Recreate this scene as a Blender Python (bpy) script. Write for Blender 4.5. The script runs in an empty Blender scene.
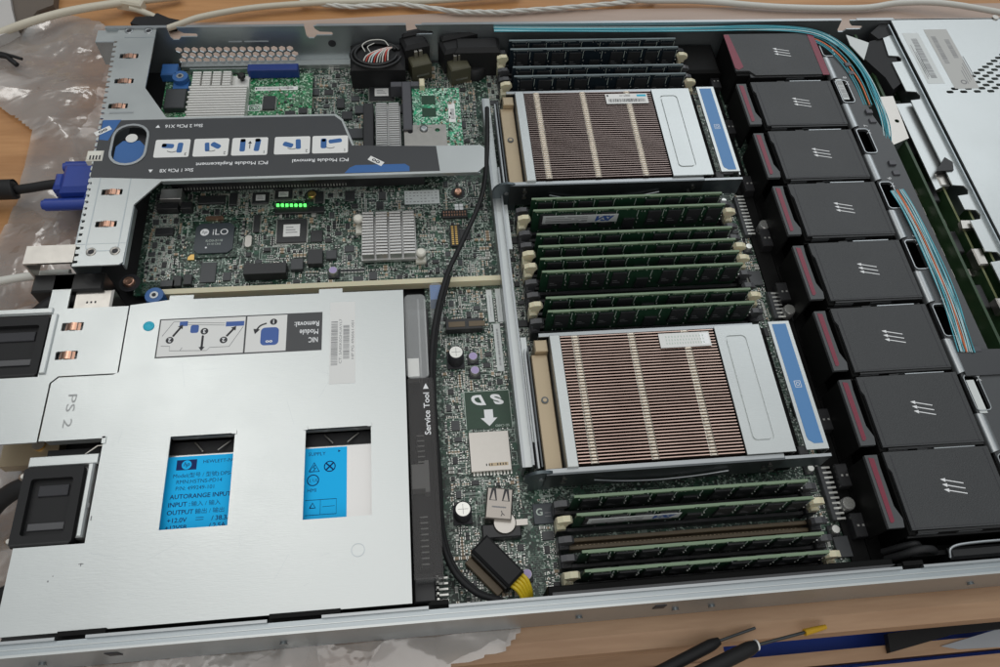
import bpy, math, random
from mathutils import Vector, Matrix, noise
SC = bpy.context.scene
COL = SC.collection
S = 0.001                                             # authored in millimetres

# ------------------------------------------------------------------ camera
F_PX = 767.87
CAM = Vector((226.96, -72.99, 440.89))
CR = (Matrix.Rotation(-0.1947, 3, 'Z') @ Matrix.Rotation(0.525, 3, 'X') @ Matrix.Rotation(0.1192, 3, 'Z'))
cd = bpy.data.cameras.new('camera'); cam = bpy.data.objects.new('camera', cd); COL.objects.link(cam)
cd.sensor_width = 36; cd.lens = F_PX / 1000 * 36; cd.clip_start = 0.01; cd.clip_end = 100
cam.matrix_world = Matrix.Translation(CAM * S) @ CR.to_4x4()
SC.camera = cam
def at(px, py, z=0.0):
    """photo pixel -> point (mm) on the horizontal plane z"""
    d = CR @ Vector(((px - 500) / F_PX, -(py - 333.5) / F_PX, -1)); t = (z - CAM.z) / d.z
    return CAM + d * t

# ------------------------------------------------------------------ world, lamps, exposure
W = bpy.data.worlds.new('World'); SC.world = W; W.use_nodes = True
wn = W.node_tree.nodes; wl = W.node_tree.links
bg = wn['Background']; bg.inputs['Strength'].default_value = 0.74
tc = wn.new('ShaderNodeTexCoord'); sp = wn.new('ShaderNodeSeparateXYZ'); cr = wn.new('ShaderNodeValToRGB')
wl.new(tc.outputs['Generated'], sp.inputs[0]); wl.new(sp.outputs['Z'], cr.inputs[0]); wl.new(cr.outputs[0], bg.inputs['Color'])
cr.color_ramp.elements[0].position = 0.0; cr.color_ramp.elements[0].color = (.22, .20, .18, 1)
cr.color_ramp.elements[1].position = 0.92; cr.color_ramp.elements[1].color = (1, 1, 1, 1)
for p_, c_ in ((.60, (.16, .19, .215)), (.68, (.26, .295, .315)), (.80, (.78, .83, .84))):
    e = cr.color_ramp.elements.new(p_); e.color = (*c_, 1)
def area(name, loc, target, sx, sy, power, color):
    l = bpy.data.lights.new(name, 'AREA'); l.shape = 'RECTANGLE'; l.size = sx; l.size_y = sy; l.energy = power; l.color = color
    o = bpy.data.objects.new(name, l); COL.objects.link(o); o.location = loc
    o.rotation_euler = (Vector(target) - Vector(loc)).to_track_quat('-Z', 'Y').to_euler(); return o
area('ceiling_lamp', (.0, .6, 2.0), (.3, .2, 0), 1.1, 2.0, 3.6, (1, .985, .95))
area('added_glint_light', (-.75, 1.25, 2.0), (.3, .2, 0), .22, 1.3, 2.4, (1, .98, .94))  # added strip light, placed so its reflection brightens the supply cover
area('window_light', (1.5, 1.75, 1.5), (.4, .25, 0), 1.7, 1.2, 8, (.93, .97, 1))
area('room_light', (.2, -1.5, 1.2), (.3, 0, 0), 1.6, 1.0, 6, (1, .95, .88))
SC.view_settings.view_transform = 'Standard'; SC.view_settings.look = 'None'; SC.view_settings.exposure = 0.16
SC.render.engine = 'CYCLES'

# ------------------------------------------------------------------ materials
MT = {}
def mat(k, col, rough=.5, metal=0., bump=0, bscale=400, var=0, vscale=60, **kw):
    m = bpy.data.materials.new(k); m.use_nodes = True; MT[k] = m
    nt = m.node_tree; b = nt.nodes['Principled BSDF']
    b.inputs['Base Color'].default_value = (*col, 1); b.inputs['Roughness'].default_value = rough; b.inputs['Metallic'].default_value = metal
    for a, v in kw.items(): b.inputs[a].default_value = v
    co = nt.nodes.new('ShaderNodeTexCoord')
    if var:
        n = nt.nodes.new('ShaderNodeTexNoise'); n.inputs['Scale'].default_value = vscale; n.inputs['Detail'].default_value = 6
        nt.links.new(co.outputs['Object'], n.inputs[0])
        mx = nt.nodes.new('ShaderNodeMix'); mx.data_type = 'RGBA'
        mx.inputs[6].default_value = (*[c * (1 - var) for c in col], 1); mx.inputs[7].default_value = (*[min(1, c * (1 + var)) for c in col], 1)
        nt.links.new(n.outputs[0], mx.inputs[0]); nt.links.new(mx.outputs[2], b.inputs['Base Color'])
        mr = nt.nodes.new('ShaderNodeMapRange'); mr.inputs[3].default_value = max(.02, rough - min(.1, var)); mr.inputs[4].default_value = min(1, rough + min(.12, var * 1.2))
        nt.links.new(n.outputs[0], mr.inputs[0]); nt.links.new(mr.outputs[0], b.inputs['Roughness'])
    if bump:
        n2 = nt.nodes.new('ShaderNodeTexNoise'); n2.inputs['Scale'].default_value = bscale; n2.inputs['Detail'].default_value = 4
        nt.links.new(co.outputs['Object'], n2.inputs[0])
        bp = nt.nodes.new('ShaderNodeBump'); bp.inputs['Strength'].default_value = bump; bp.inputs['Distance'].default_value = .001
        nt.links.new(n2.outputs[0], bp.inputs['Height']); nt.links.new(bp.outputs[0], b.inputs['Normal'])
    return m
mat('zinc', (.555, .58, .575), .33, .8, var=.075, vscale=30)
def grain(k):
    nt = MT[k].node_tree; b = nt.nodes['Principled BSDF']; co = nt.nodes.new('ShaderNodeTexCoord'); mp = nt.nodes.new('ShaderNodeMapping'); mp.inputs['Scale'].default_value = (260, 1400, 800)
    n = nt.nodes.new('ShaderNodeTexNoise'); n.inputs['Scale'].default_value = 1; n.inputs['Detail'].default_value = 3; nt.links.new(co.outputs['Object'], mp.inputs[0]); nt.links.new(mp.outputs[0], n.inputs[0])
    bp = nt.nodes.new('ShaderNodeBump'); bp.inputs['Strength'].default_value = .10; bp.inputs['Distance'].default_value = .0004; nt.links.new(n.outputs[0], bp.inputs['Height']); nt.links.new(bp.outputs[0], b.inputs['Normal'])
grain('zinc')
mat('zinc_dark', (.42, .46, .48), .34, .8, bump=.05, bscale=900, var=.08, vscale=50)
mat('nickel', (.50, .475, .44), .3, .95, var=.06, vscale=300)
mat('steel', (.42, .44, .45), .34, .85, var=.03, vscale=12)
mat('bracket', (.11, .12, .125), .32, .85, var=.15, vscale=80)
mat('ear', (.09, .11, .12), .3, .6)
mat('alu', (.58, .575, .565), .34, .8, var=.05)
mat('alu_pale', (.74, .73, .70), .45, .35, var=.04)
mat('usb_metal', (.36, .33, .30), .3, .9, var=.1, vscale=200)
mat('copper', (.80, .46, .33), .28, .95)
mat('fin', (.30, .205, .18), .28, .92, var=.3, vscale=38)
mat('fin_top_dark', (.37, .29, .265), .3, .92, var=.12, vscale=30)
mat('fin_top_reflect', (.80, .55, .47), .2, .95, var=.35, vscale=38)  # noise tint imitates reddish reflections on the near sink's fin tops
mat('fin_rib', (.80, .72, .62), .35, .85, bump=.3, bscale=900)
mat('tan', (.46, .37, .25), .38, .5, var=.08)
mat('black', (.009, .009, .0095), .42, 0, bump=.03)
mat('soft_black', (.016, .016, .017), .55, **{'Specular IOR Level': .3})
mat('olive_plastic', (.085, .08, .05), .4)
mat('duct', (.006, .006, .006), .6, **{'Specular IOR Level': .15})
mat('fan_lid', (.044, .046, .048), .46, bump=.25, bscale=1600, var=.14, vscale=35)
mat('fan_grey', (.070, .074, .078), .45)
mat('tray_grey', (.13, .16, .14), .5)
mat('stamp', (.36, .37, .37), .5)
mat('maroon', (.20, .022, .045), .4)
mat('label_dark', (.050, .052, .056), .36, var=.04)
mat('paper', (.80, .80, .78), .5)
mat('paper_cool', (.66, .69, .68), .45)
mat('sticker_grey', (.50, .50, .48), .5)
mat('ink', (.03, .03, .035), .6)
mat('ink_grey', (.22, .22, .23), .6)
mat('ink_blue', (.05, .12, .38), .5)
mat('white_ink', (.85, .86, .87), .5)
mat('psu_blue', (.006, .50, .98), .6, **{'Specular IOR Level': .25})
mat('navy', (.004, .02, .12), .6, **{'Specular IOR Level': .25})
mat('hp_blue', (.035, .13, .36), .38, var=.08)
mat('label_blue', (.085, .24, .50), .4)
mat('vga_blue', (.018, .05, .30), .38, bump=.1, bscale=600)
mat('cyan', (.02, .45, .62), .4)
mat('cable_cyan', (.10, .46, .56), .3)
mat('cable_teal', (.05, .28, .34), .3)
mat('cable_orange', (.75, .20, .08), .35)
mat('cable_pale', (.55, .72, .74), .3)
mat('red', (.55, .06, .04), .4)
mat('yellow', (.72, .52, .02), .4)
mat('amber', (.62, .36, .02), .35)
mat('beige', (.74, .66, .46), .4, **{'Subsurface Weight': .1})
mat('white_plastic', (.76, .74, .66), .38)
mat('cord_white', (.62, .57, .46), .42)
mat('cord_pale', (.66, .65, .60), .4)
mat('slot', (.022, .022, .024), .4)
mat('slot_blue', (.010, .035, .20), .35)
mat('slot_grey', (.075, .075, .085), .4)
mat('slot_brown', (.13, .095, .055), .5)
mat('latch_dark', (.07, .07, .075), .35)
mat('chip', (.030, .031, .033), .38, var=.15, vscale=200)
mat('chip_grey', (.055, .058, .062), .35)
mat('ilo', (.045, .055, .065), .3)
mat('pin', (.72, .72, .68), .32, .7)
mat('gold', (.70, .46, .16), .3, .9)
mat('cap_tan', (.36, .27, .18), .45)
mat('cap_grey', (.38, .38, .35), .5)
mat('purple', (.42, .34, .58), .35)
mat('can_top', (.70, .70, .66), .25, .8)
mat('silk', (.56, .64, .58), .6)
mat('trace', (.05, .15, .09), .35)
mat('screen_green', (.08, .9, .12), .5)
mat('wood_end', (.22, .12, .06), .6, var=.2)
mat('floor_dark', (.010, .010, .011), .6)
mat('lower_blue', (.02, .09, .60), .5)
mat('fabric_grey', (.40, .42, .45), .8, var=.05)
mat('leather', (.13, .105, .085), .7, var=.12, bump=.1, bscale=300)
mat('card', (.52, .50, .48), .6, var=.03)
mat('foil', (.80, .80, .80), .3, .6)
mat('led', (.05, .9, .1), .4, **{'Emission Color': (.12, 1, .15, 1), 'Emission Strength': 1.6})
m = mat('clear', (.9, .92, .92), .12); m.node_tree.nodes['Principled BSDF'].inputs['Alpha'].default_value = .16
m = mat('smoked', (.035, .033, .033), .15); m.node_tree.nodes['Principled BSDF'].inputs['Alpha'].default_value = .45

def pcb_mat(k, base, pale, dens, dark=(.010, .013, .011), fine=900, coarse=330):
    m = bpy.data.materials.new(k); m.use_nodes = True; MT[k] = m; nt = m.node_tree; N = nt.nodes; L = nt.links
    b = N['Principled BSDF']; b.inputs['Roughness'].default_value = .35
    co = N.new('ShaderNodeTexCoord')
    def mixc(f, a, c):
        x = N.new('ShaderNodeMix'); x.data_type = 'RGBA'
        L.new(f, x.inputs[0])
        for i, v in ((6, a), (7, c)):
            if isinstance(v, tuple): x.inputs[i].default_value = (*v, 1)
            else: L.new(v, x.inputs[i])
        return x.outputs[2]
    def thr(src, lo):
        t = N.new('ShaderNodeMath'); t.operation = 'GREATER_THAN'; L.new(src, t.inputs[0]); t.inputs[1].default_value = lo; return t.outputs[0]
    def mul(a, c):
        t = N.new('ShaderNodeMath'); t.operation = 'MULTIPLY'; L.new(a, t.inputs[0]); L.new(c, t.inputs[1]); return t.outputs[0]
    def vor(scale):
        v = N.new('ShaderNodeTexVoronoi'); v.distance = 'CHEBYCHEV'; v.inputs['Scale'].default_value = scale; L.new(co.outputs['Object'], v.inputs['Vector'])
        s = N.new('ShaderNodeSeparateColor'); L.new(v.outputs['Color'], s.inputs[0]); return v, s
    big = N.new('ShaderNodeTexNoise'); big.inputs['Scale'].default_value = 34; big.inputs['Detail'].default_value = 3; L.new(co.outputs['Object'], big.inputs[0])
    br = N.new('ShaderNodeTexBrick'); br.inputs['Scale'].default_value = 210; br.inputs['Mortar Size'].default_value = .035
    br.inputs['Mortar Smooth'].default_value = 0; br.inputs['Bias'].default_value = 0; L.new(co.outputs['Object'], br.inputs['Vector'])
    inv = N.new('ShaderNodeMath'); inv.operation = 'LESS_THAN'; L.new(br.outputs['Fac'], inv.inputs[0]); inv.inputs[1].default_value = .5
    v1, s1 = vor(fine); v2, s2 = vor(coarse)
    c = mixc(thr(s2.outputs[0], .72), base, tuple(x * 1.9 for x in base))
    c = mixc(mul(thr(s2.outputs[1], 1 - dens * .35), thr(big.outputs[0], .42)), c, tuple(x * .55 for x in pale))
    tr = mul(thr(br.outputs['Fac'], .5), thr(s2.outputs[2], .45)); c = mixc(tr, c, tuple(x * .45 for x in pale))
    pads = mul(thr(s1.outputs[0], 1 - dens), thr(big.outputs[0], .40)); c = mixc(pads, c, pale)
    c = mixc(thr(s1.outputs[1], .80), c, dark)
    L.new(c, b.inputs['Base Color']); return m
pcb_mat('pcb', (.008, .034, .020), (.33, .41, .35), .15, fine=900, coarse=260)
pcb_mat('pcb_plain', (.012, .036, .022), (.26, .34, .28), .10)
pcb_mat('pcb_bright', (.012, .16, .055), (.42, .60, .44), .22, dark=(.012, .05, .02))
pcb_mat('pcb_mint', (.03, .26, .13), (.50, .72, .58), .34, dark=(.02, .09, .05))
mat('pcb_olive', (.026, .06, .024), .4, var=.5, vscale=90)
mat('olive_edge', (.20, .22, .11), .5)
mat('dimm_green', (.014, .050, .026), .35, var=.25, vscale=250)
mat('dimm_edge', (.19, .27, .17), .5)
mat('dimm_blue', (.012, .020, .028), .35, var=.2, vscale=250)
mat('dimm_edge_dark', (.16, .20, .21), .5)

def wood_mat(k, a, c, rough=.45, stretch=(3, 30, 30)):
    m = bpy.data.materials.new(k); m.use_nodes = True; MT[k] = m; nt = m.node_tree; N = nt.nodes; L = nt.links; b = N['Principled BSDF']
    co = N.new('ShaderNodeTexCoord'); mp = N.new('ShaderNodeMapping'); mp.inputs['Scale'].default_value = stretch; L.new(co.outputs['Object'], mp.inputs[0])
    n = N.new('ShaderNodeTexNoise'); n.inputs['Scale'].default_value = 1.4; n.inputs['Detail'].default_value = 10; n.inputs['Distortion'].default_value = .8; L.new(mp.outputs[0], n.inputs[0])
    n2 = N.new('ShaderNodeTexNoise'); n2.inputs['Scale'].default_value = 9; n2.inputs['Detail'].default_value = 8; L.new(mp.outputs[0], n2.inputs[0])
    r = N.new('ShaderNodeValToRGB'); r.color_ramp.elements[0].position = .3; r.color_ramp.elements[0].color = (*a, 1); r.color_ramp.elements[1].position = .7; r.color_ramp.elements[1].color = (*c, 1)
    ad = N.new('ShaderNodeMath'); ad.operation = 'MULTIPLY_ADD'; L.new(n2.outputs[0], ad.inputs[0]); ad.inputs[1].default_value = .35
    L.new(n.outputs[0], ad.inputs[2]); sb = N.new('ShaderNodeMath'); sb.operation = 'SUBTRACT'; L.new(ad.outputs[0], sb.inputs[0]); sb.inputs[1].default_value = .17
    L.new(sb.outputs[0], r.inputs[0]); L.new(r.outputs[0], b.inputs['Base Color']); b.inputs['Roughness'].default_value = rough
    bp = N.new('ShaderNodeBump'); bp.inputs['Strength'].default_value = .15; bp.inputs['Distance'].default_value = .001; L.new(n2.outputs[0], bp.inputs['Height']); L.new(bp.outputs[0], b.inputs['Normal'])
    return m
wood_mat('wood', (.36, .165, .055), (.56, .29, .12))
wood_mat('wood_near', (.38, .225, .13), (.55, .355, .22), .5)
wood_mat('wood_pale', (.42, .31, .25), (.52, .40, .33), .4, (2, 18, 18))
def bag_mat():
    m = bpy.data.materials.new('bag'); m.use_nodes = True; MT['bag'] = m; nt = m.node_tree; N = nt.nodes; L = nt.links; N.remove(N['Principled BSDF']); out = N['Material Output']
    co = N.new('ShaderNodeTexCoord'); n = N.new('ShaderNodeTexNoise'); n.inputs['Scale'].default_value = 13; n.inputs['Detail'].default_value = 4; n.inputs['Distortion'].default_value = .4
    L.new(co.outputs['Object'], n.inputs[0]); mr = N.new('ShaderNodeMapRange'); mr.inputs[1].default_value = .35; mr.inputs[2].default_value = .65; mr.inputs[3].default_value = .30; mr.inputs[4].default_value = .66
    L.new(n.outputs[0], mr.inputs[0])
    hs = []
    for sc_, st_ in ((16, (1, .45, 1)), (34, (.5, 1, 1))):                 # two crossing sets of creases
        mp = N.new('ShaderNodeMapping'); mp.inputs['Scale'].default_value = st_; mp.inputs['Rotation'].default_value = (0, 0, .5 if sc_ == 16 else -.4)
        ad = N.new('ShaderNodeMixRGB'); ad.blend_type = 'ADD'; ad.inputs[0].default_value = .05; L.new(co.outputs['Object'], ad.inputs[1]); L.new(n.outputs['Color'], ad.inputs[2])
        vo = N.new('ShaderNodeTexVoronoi'); vo.feature = 'F1'; vo.inputs['Scale'].default_value = sc_; L.new(ad.outputs[0], mp.inputs[0]); L.new(mp.outputs[0], vo.inputs['Vector']); hs.append(vo.outputs['Distance'])
    sm = N.new('ShaderNodeMath'); sm.operation = 'MULTIPLY_ADD'; L.new(hs[1], sm.inputs[0]); sm.inputs[1].default_value = .35; L.new(hs[0], sm.inputs[2])
    bp = N.new('ShaderNodeBump'); bp.inputs['Strength'].default_value = 1; bp.inputs['Distance'].default_value = .009; L.new(sm.outputs[0], bp.inputs['Height'])
    tr = N.new('ShaderNodeBsdfTransparent'); df = N.new('ShaderNodeBsdfDiffuse'); df.inputs['Color'].default_value = (.46, .43, .40, 1); L.new(bp.outputs[0], df.inputs['Normal'])
    gl = N.new('ShaderNodeBsdfGlossy'); gl.inputs['Roughness'].default_value = .12; gl.inputs['Color'].default_value = (1, 1, 1, 1); L.new(bp.outputs[0], gl.inputs['Normal'])
    m1 = N.new('ShaderNodeMixShader'); L.new(mr.outputs[0], m1.inputs[0]); L.new(tr.outputs[0], m1.inputs[1]); L.new(df.outputs[0], m1.inputs[2])
    m2 = N.new('ShaderNodeMixShader'); fr = N.new('ShaderNodeFresnel'); fr.inputs[0].default_value = 1.6; L.new(bp.outputs[0], fr.inputs['Normal']); mu = N.new('ShaderNodeMath'); mu.operation = 'MULTIPLY_ADD'; mu.use_clamp = True; L.new(fr.outputs[0], mu.inputs[0]); mu.inputs[1].default_value = 1.3; mu.inputs[2].default_value = .06
    L.new(mu.outputs[0], m2.inputs[0]); L.new(m1.outputs[0], m2.inputs[1]); L.new(gl.outputs[0], m2.inputs[2]); L.new(m2.outputs[0], out.inputs['Surface'])
bag_mat()

# ------------------------------------------------------------------ mesh building
ORG = {}
def org(p): return ORG.get(p.name, Vector((0, 0, 0))) if p else Vector((0, 0, 0))
def eval_mesh(ob):
    COL.objects.link(ob); dg = bpy.context.evaluated_depsgraph_get(); dg.update()
    me = bpy.data.meshes.new_from_object(ob.evaluated_get(dg)); bpy.data.objects.remove(ob); return me
class MB:
    def __init__(s, m='black'): s.v = []; s.f = []; s.fm = []; s.sm = []; s.ms = [m]; s.T = None
    def mi(s, m):
        if m is None: return 0
        if m not in s.ms: s.ms.append(m)
        return s.ms.index(m)
    def add(s, vs, fs, m=None, smooth=False):
        k = len(s.v); T = s.T
        s.v += [(T @ Vector(p)) if T else Vector(p) for p in vs]; i = s.mi(m)
        for f in fs: s.f.append([a + k for a in f]); s.fm.append(i); s.sm.append(smooth)
        return s
    def box(s, x0, x1, y0, y1, z0, z1, m=None, mt=None, c=0):
        if x1 < x0: x0, x1 = x1, x0
        if y1 < y0: y0, y1 = y1, y0
        if c:                                           # chamfered top edges
            c = min(c, (x1 - x0) * .3, (y1 - y0) * .3, (z1 - z0) * .5)
            vs = []
            for z, i in ((z0, 0), (z1 - c, 0), (z1, c)):
                vs += [(x0 + i, y0 + i, z), (x1 - i, y0 + i, z), (x1 - i, y1 - i, z), (x0 + i, y1 - i, z)]
            fs = [(3, 2, 1, 0)] + [(a + i, a + (i + 1) % 4, a + 4 + (i + 1) % 4, a + 4 + i) for a in (0, 4) for i in range(4)]
            s.add(vs, fs, m); s.add(vs, [(8, 9, 10, 11)], mt or m); return s
        vs = [(x0, y0, z0), (x1, y0, z0), (x1, y1, z0), (x0, y1, z0), (x0, y0, z1), (x1, y0, z1), (x1, y1, z1), (x0, y1, z1)]
        s.add(vs, [(0, 3, 2, 1), (0, 1, 5, 4), (1, 2, 6, 5), (2, 3, 7, 6), (3, 0, 4, 7)], m); s.add(vs, [(4, 5, 6, 7)], mt or m); return s
    def prism(s, poly, z0, z1, m=None, mt=None):
        n = len(poly); a = sum(poly[i][0] * poly[(i + 1) % n][1] - poly[(i + 1) % n][0] * poly[i][1] for i in range(n))
        if a < 0: poly = poly[::-1]
        vs = [(x, y, z0) for x, y in poly] + [(x, y, z1) for x, y in poly]
        s.add(vs, [tuple(range(n - 1, -1, -1))] + [(i, (i + 1) % n, n + (i + 1) % n, n + i) for i in range(n)], m)
        s.add(vs, [tuple(range(n, 2 * n))], mt or m); return s
    def cyl(s, x, y, z0, z1, r, m=None, mt=None, r2=None, n=20, axis='z'):
        r2 = r if r2 is None else r2; vs = []
        for z, q in ((z0, r), (z1, r2)):
            for i in range(n):
                a = 2 * math.pi * i / n; c, d = q * math.cos(a), q * math.sin(a)
                vs.append({'z': (x + c, y + d, z), 'y': (x + c, z, y - d), 'x': (z, x + c, y + d)}[axis])
        s.add(vs, [(i, (i + 1) % n, n + (i + 1) % n, n + i) for i in range(n)], m, True)
        s.add(vs, [tuple(range(n - 1, -1, -1))], m); s.add(vs, [tuple(range(n, 2 * n))], mt or m); return s
    def lathe(s, x, y, prof, m=None, n=24):
        vs = []
        for z, r in prof:
            for i in range(n):
                a = 2 * math.pi * i / n; vs.append((x + r * math.cos(a), y + r * math.sin(a), z))
        k = len(prof)
        s.add(vs, [(j * n + i, j * n + (i + 1) % n, (j + 1) * n + (i + 1) % n, (j + 1) * n + i) for j in range(k - 1) for i in range(n)], m, True)
        s.add(vs, [tuple(range((k - 1) * n, k * n))], m, False); return s
    def tube(s, pts, r, m=None, n=8, sub=6, wob=0):
        P = [Vector(p) for p in pts]; Q = []
        if len(P) > 2 and sub > 1:
            E_ = [P[0] * 2 - P[1]] + P + [P[-1] * 2 - P[-2]]
            for i in range(1, len(E_) - 2):
                a, b, c, d = E_[i - 1:i + 3]
                for j in range(sub):
                    t = j / sub
                    Q.append(.5 * ((2 * b) + (c - a) * t + (2 * a - 5 * b + 4 * c - d) * t * t + (3 * b - a - 3 * c + d) * t ** 3))
            Q.append(P[-1])
        else: Q = P
        up = Vector((0, 0, 1)); vs = []
        for i, q in enumerate(Q):
            d = (Q[min(i + 1, len(Q) - 1)] - Q[max(i - 1, 0)]).normalized()
            x = d.cross(up)
            if x.length < .05: x = d.cross(Vector((1, 0, 0)))
            x.normalize(); up = x.cross(d).normalized()
            rr = r(i / (len(Q) - 1)) if callable(r) else r
            for k in range(n):
                a = 2 * math.pi * k / n; vs.append(q + (x * math.cos(a) + up * math.sin(a)) * rr)
        L = len(Q)
        s.add(vs, [(j * n + i, j * n + (i + 1) % n, (j + 1) * n + (i + 1) % n, (j + 1) * n + i) for j in range(L - 1) for i in range(n)], m, True)
        s.add(vs, [tuple(range(n - 1, -1, -1)), tuple(range((L - 1) * n, L * n))], m); return s
    def plate(s, outer, holes, z0, z1, m=None, T=None):
        cu = bpy.data.curves.new('c', 'CURVE'); cu.dimensions = '2D'; cu.fill_mode = 'BOTH'; cu.extrude = (z1 - z0) / 2
        for pl in [outer] + list(holes):
            sp_ = cu.splines.new('POLY'); sp_.points.add(len(pl) - 1); sp_.use_cyclic_u = True
            for i, (x, y) in enumerate(pl): sp_.points[i].co = (x, y, 0, 1)
        me = eval_mesh(bpy.data.objects.new('c', cu)); zc = (z0 + z1) / 2
        vs = [Vector((v.co.x, v.co.y, v.co.z + zc)) for v in me.vertices]
        if T: vs = [T @ v for v in vs]
        s.add(vs, [tuple(p.vertices) for p in me.polygons], m); bpy.data.meshes.remove(me); return s
    def build(s, name, parent=None, smooth_angle=None):
        o0 = org(parent); me = bpy.data.meshes.new(name)
        me.from_pydata([tuple((v - o0) * S) for v in s.v], [], s.f)
        for k in s.ms: me.materials.append(MT[k])
        for p, i, q in zip(me.polygons, s.fm, s.sm): p.material_index = i; p.use_smooth = q
        me.update()
        o = bpy.data.objects.new(name, me); COL.objects.link(o)
        if parent: o.parent = parent; ORG[o.name] = o0
        return o
def tag(o, label=None, cat=None, group=None, kind=None):
    if label: o['label'] = label
    if cat: o['category'] = cat
    if group: o['group'] = group
    if kind: o['kind'] = kind
    return o
def thing(name, label, cat, loc=(0, 0, 0), group=None, kind=None):
    o = bpy.data.objects.new(name, None); COL.objects.link(o); o.location = Vector(loc) * S; o.empty_display_size = .01
    ORG[o.name] = Vector(loc); return tag(o, label, cat, group, kind)
def dup(root, loc, label):
    def rec(o, par):
        c = o.copy(); COL.objects.link(c); c.parent = par
        for ch in o.children: rec(ch, c)
        return c
    r = rec(root, None); r.location = Vector(loc) * S; r['label'] = label; ORG[r.name] = Vector(loc); return r
def rrect(x0, x1, y0, y1, r, n=5):
    out = []
    for cx, cy, a0 in ((x1 - r, y1 - r, 0), (x0 + r, y1 - r, 90), (x0 + r, y0 + r, 180), (x1 - r, y0 + r, 270)):
        for i in range(n + 1):
            a = math.radians(a0 + 90 * i / n); out.append((cx + r * math.cos(a), cy + r * math.sin(a)))
    return out
def rect(x0, x1, y0, y1): return [(x0, y0), (x1, y0), (x1, y1), (x0, y1)]
def ngon(x, y, r, n, a0=0): return [(x + r * math.cos(a0 + 2 * math.pi * i / n), y + r * math.sin(a0 + 2 * math.pi * i / n)) for i in range(n)]
def text(mb, st, x, y, z, w=None, h=None, rot=0, m='ink', T=None, bold=0, shear=0, align='C'):
    """flat lettering centred at x,y on the plane z, fitted to width w or cap height h (mm)"""
    cu = bpy.data.curves.new('t', 'FONT'); cu.body = st; cu.size = 10; cu.shear = shear; cu.offset = bold; cu.resolution_u = 3
    me = eval_mesh(bpy.data.objects.new('t', cu))
    if not me.vertices: return
    xs = [v.co.x for v in me.vertices]; ys = [v.co.y for v in me.vertices]
    cx = (min(xs) + max(xs)) / 2; cy = (min(ys) + max(ys)) / 2
    if align == 'L': cx = min(xs)
    k = w / (max(xs) - min(xs)) if w else h / 7.0
    kh = h / 7.0 if h else k
    R_ = Matrix.Translation((x, y, z)) @ Matrix.Rotation(math.radians(rot), 4, 'Z') @ Matrix.Diagonal((k, kh, 1, 1)) @ Matrix.Translation((-cx, -cy, 0))
    if T: R_ = T @ R_
    mb.add([R_ @ v.co for v in me.vertices], [tuple(p.vertices) for p in me.polygons], m); bpy.data.meshes.remove(me)
def barcode(mb, x0, x1, y0, y1, z, seed, m='ink_grey', along='x'):
    rn = random.Random(seed); a, b = (x0, x1) if along == 'x' else (y0, y1); t = a
    while t < b - .3:
        w = rn.choice((.25, .25, .45, .6))
        if along == 'x': mb.box(t, min(t + w, b), y0, y1, z, z + .02, m)
        else: mb.box(x0, x1, t, min(t + w, b), z, z + .02, m)
        t += w + rn.choice((.25, .3, .5))
def frustum_wall(T): return T
YW = Matrix(((1, 0, 0, 0), (0, 0, 1, 0), (0, 1, 0, 0), (0, 0, 0, 1)))   # (x, z, t) -> (x, t, z): plates standing in the xz plane
XW = Matrix(((0, 0, 1, 0), (1, 0, 0, 0), (0, 1, 0, 0), (0, 0, 0, 1)))   # (y, z, t) -> (t, y, z): plates standing in the yz plane
rnd = random.Random(7)

# ------------------------------------------------------------------ the setting: work table
t = MB('wood'); t.box(-420, 1150, 60, 1000, -28, -4); t.box(-420, 1150, -14.5, 60, -28, -4, 'wood_near')
t.add([(-420, -14.5, -4), (1150, -14.5, -4), (1150, -24, -7.5), (-420, -22, -7.5), (-420, -22, -28), (1150, -24, -28)], [(1, 0, 3, 2), (2, 3, 4, 5)], 'wood_near')
tb = t.build('table_top'); tag(tb, kind='structure', label='worn brown wooden work table under the open server')
b = MB('wood_pale'); b.prism([tuple(at(160, 24, -3)[:2]), tuple(at(300, 21, -3)[:2]), tuple(at(400, 15.5, -3)[:2]), tuple(at(500, 11.5, -3)[:2]), tuple(at(750, 7.5, -3)[:2]), tuple(at(1100, 2, -3)[:2]), (860, 440), (30, 440)], -3.9, -2.5)
tag(b.build('board'), 'pale pinkish wooden board lying behind the far rail of the server', 'board')
fl = MB('wood_near')
fl.box(-300, 1200, -400, -60, -420, -400); tag(fl.build('floor'), kind='structure')
lw = thing('lower_shelf', 'brown slatted wooden shelf below the table edge with blue showing in its gaps', 'shelf', (450, -60, -70))
for y0, y1, nm in ((-25.5, -24.5, 0),): pass
sl = MB('wood_near'); sl.box(-300, 1100, -34.5, -26.5, -84, -70); sl.build('slat', lw)
sl = MB('wood_near'); sl.box(-300, 1100, -60, -37.5, -84, -70); sl.build('slat', lw)
sl = MB('wood_near'); sl.box(-300, 405, -26.4, -2, -84, -71); sl.build('slat', lw)
bl = MB('lower_blue'); bl.box(380, 620, -60, 30, -112, -92, c=2)
tag(bl.build('blue_box'), 'blue box under the table edge, seen through the shelf gaps at bottom right', 'box')
p = [at(886, 634, -66), at(1010, 615, -66), at(1010, 628, -66), at(955, 634, -66), at(889, 653, -66)]
d_ = MB('soft_black'); d_.prism([(q.x, q.y) for q in p], -69, -64); tag(d_.build('tapered_board'), 'black tapered panel lying on the lower shelf at bottom right', 'panel')
p = [at(942, 646, -68), at(1015, 624, -68), at(1015, 646, -68), at(960, 649, -68)]
d_ = MB('fabric_grey'); d_.prism([(q.x, q.y) for q in p], -69.8, -69.2); tag(d_.build('grey_sheet'), 'pale grey sheet beside the black panel below the table', 'sheet')

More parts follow.
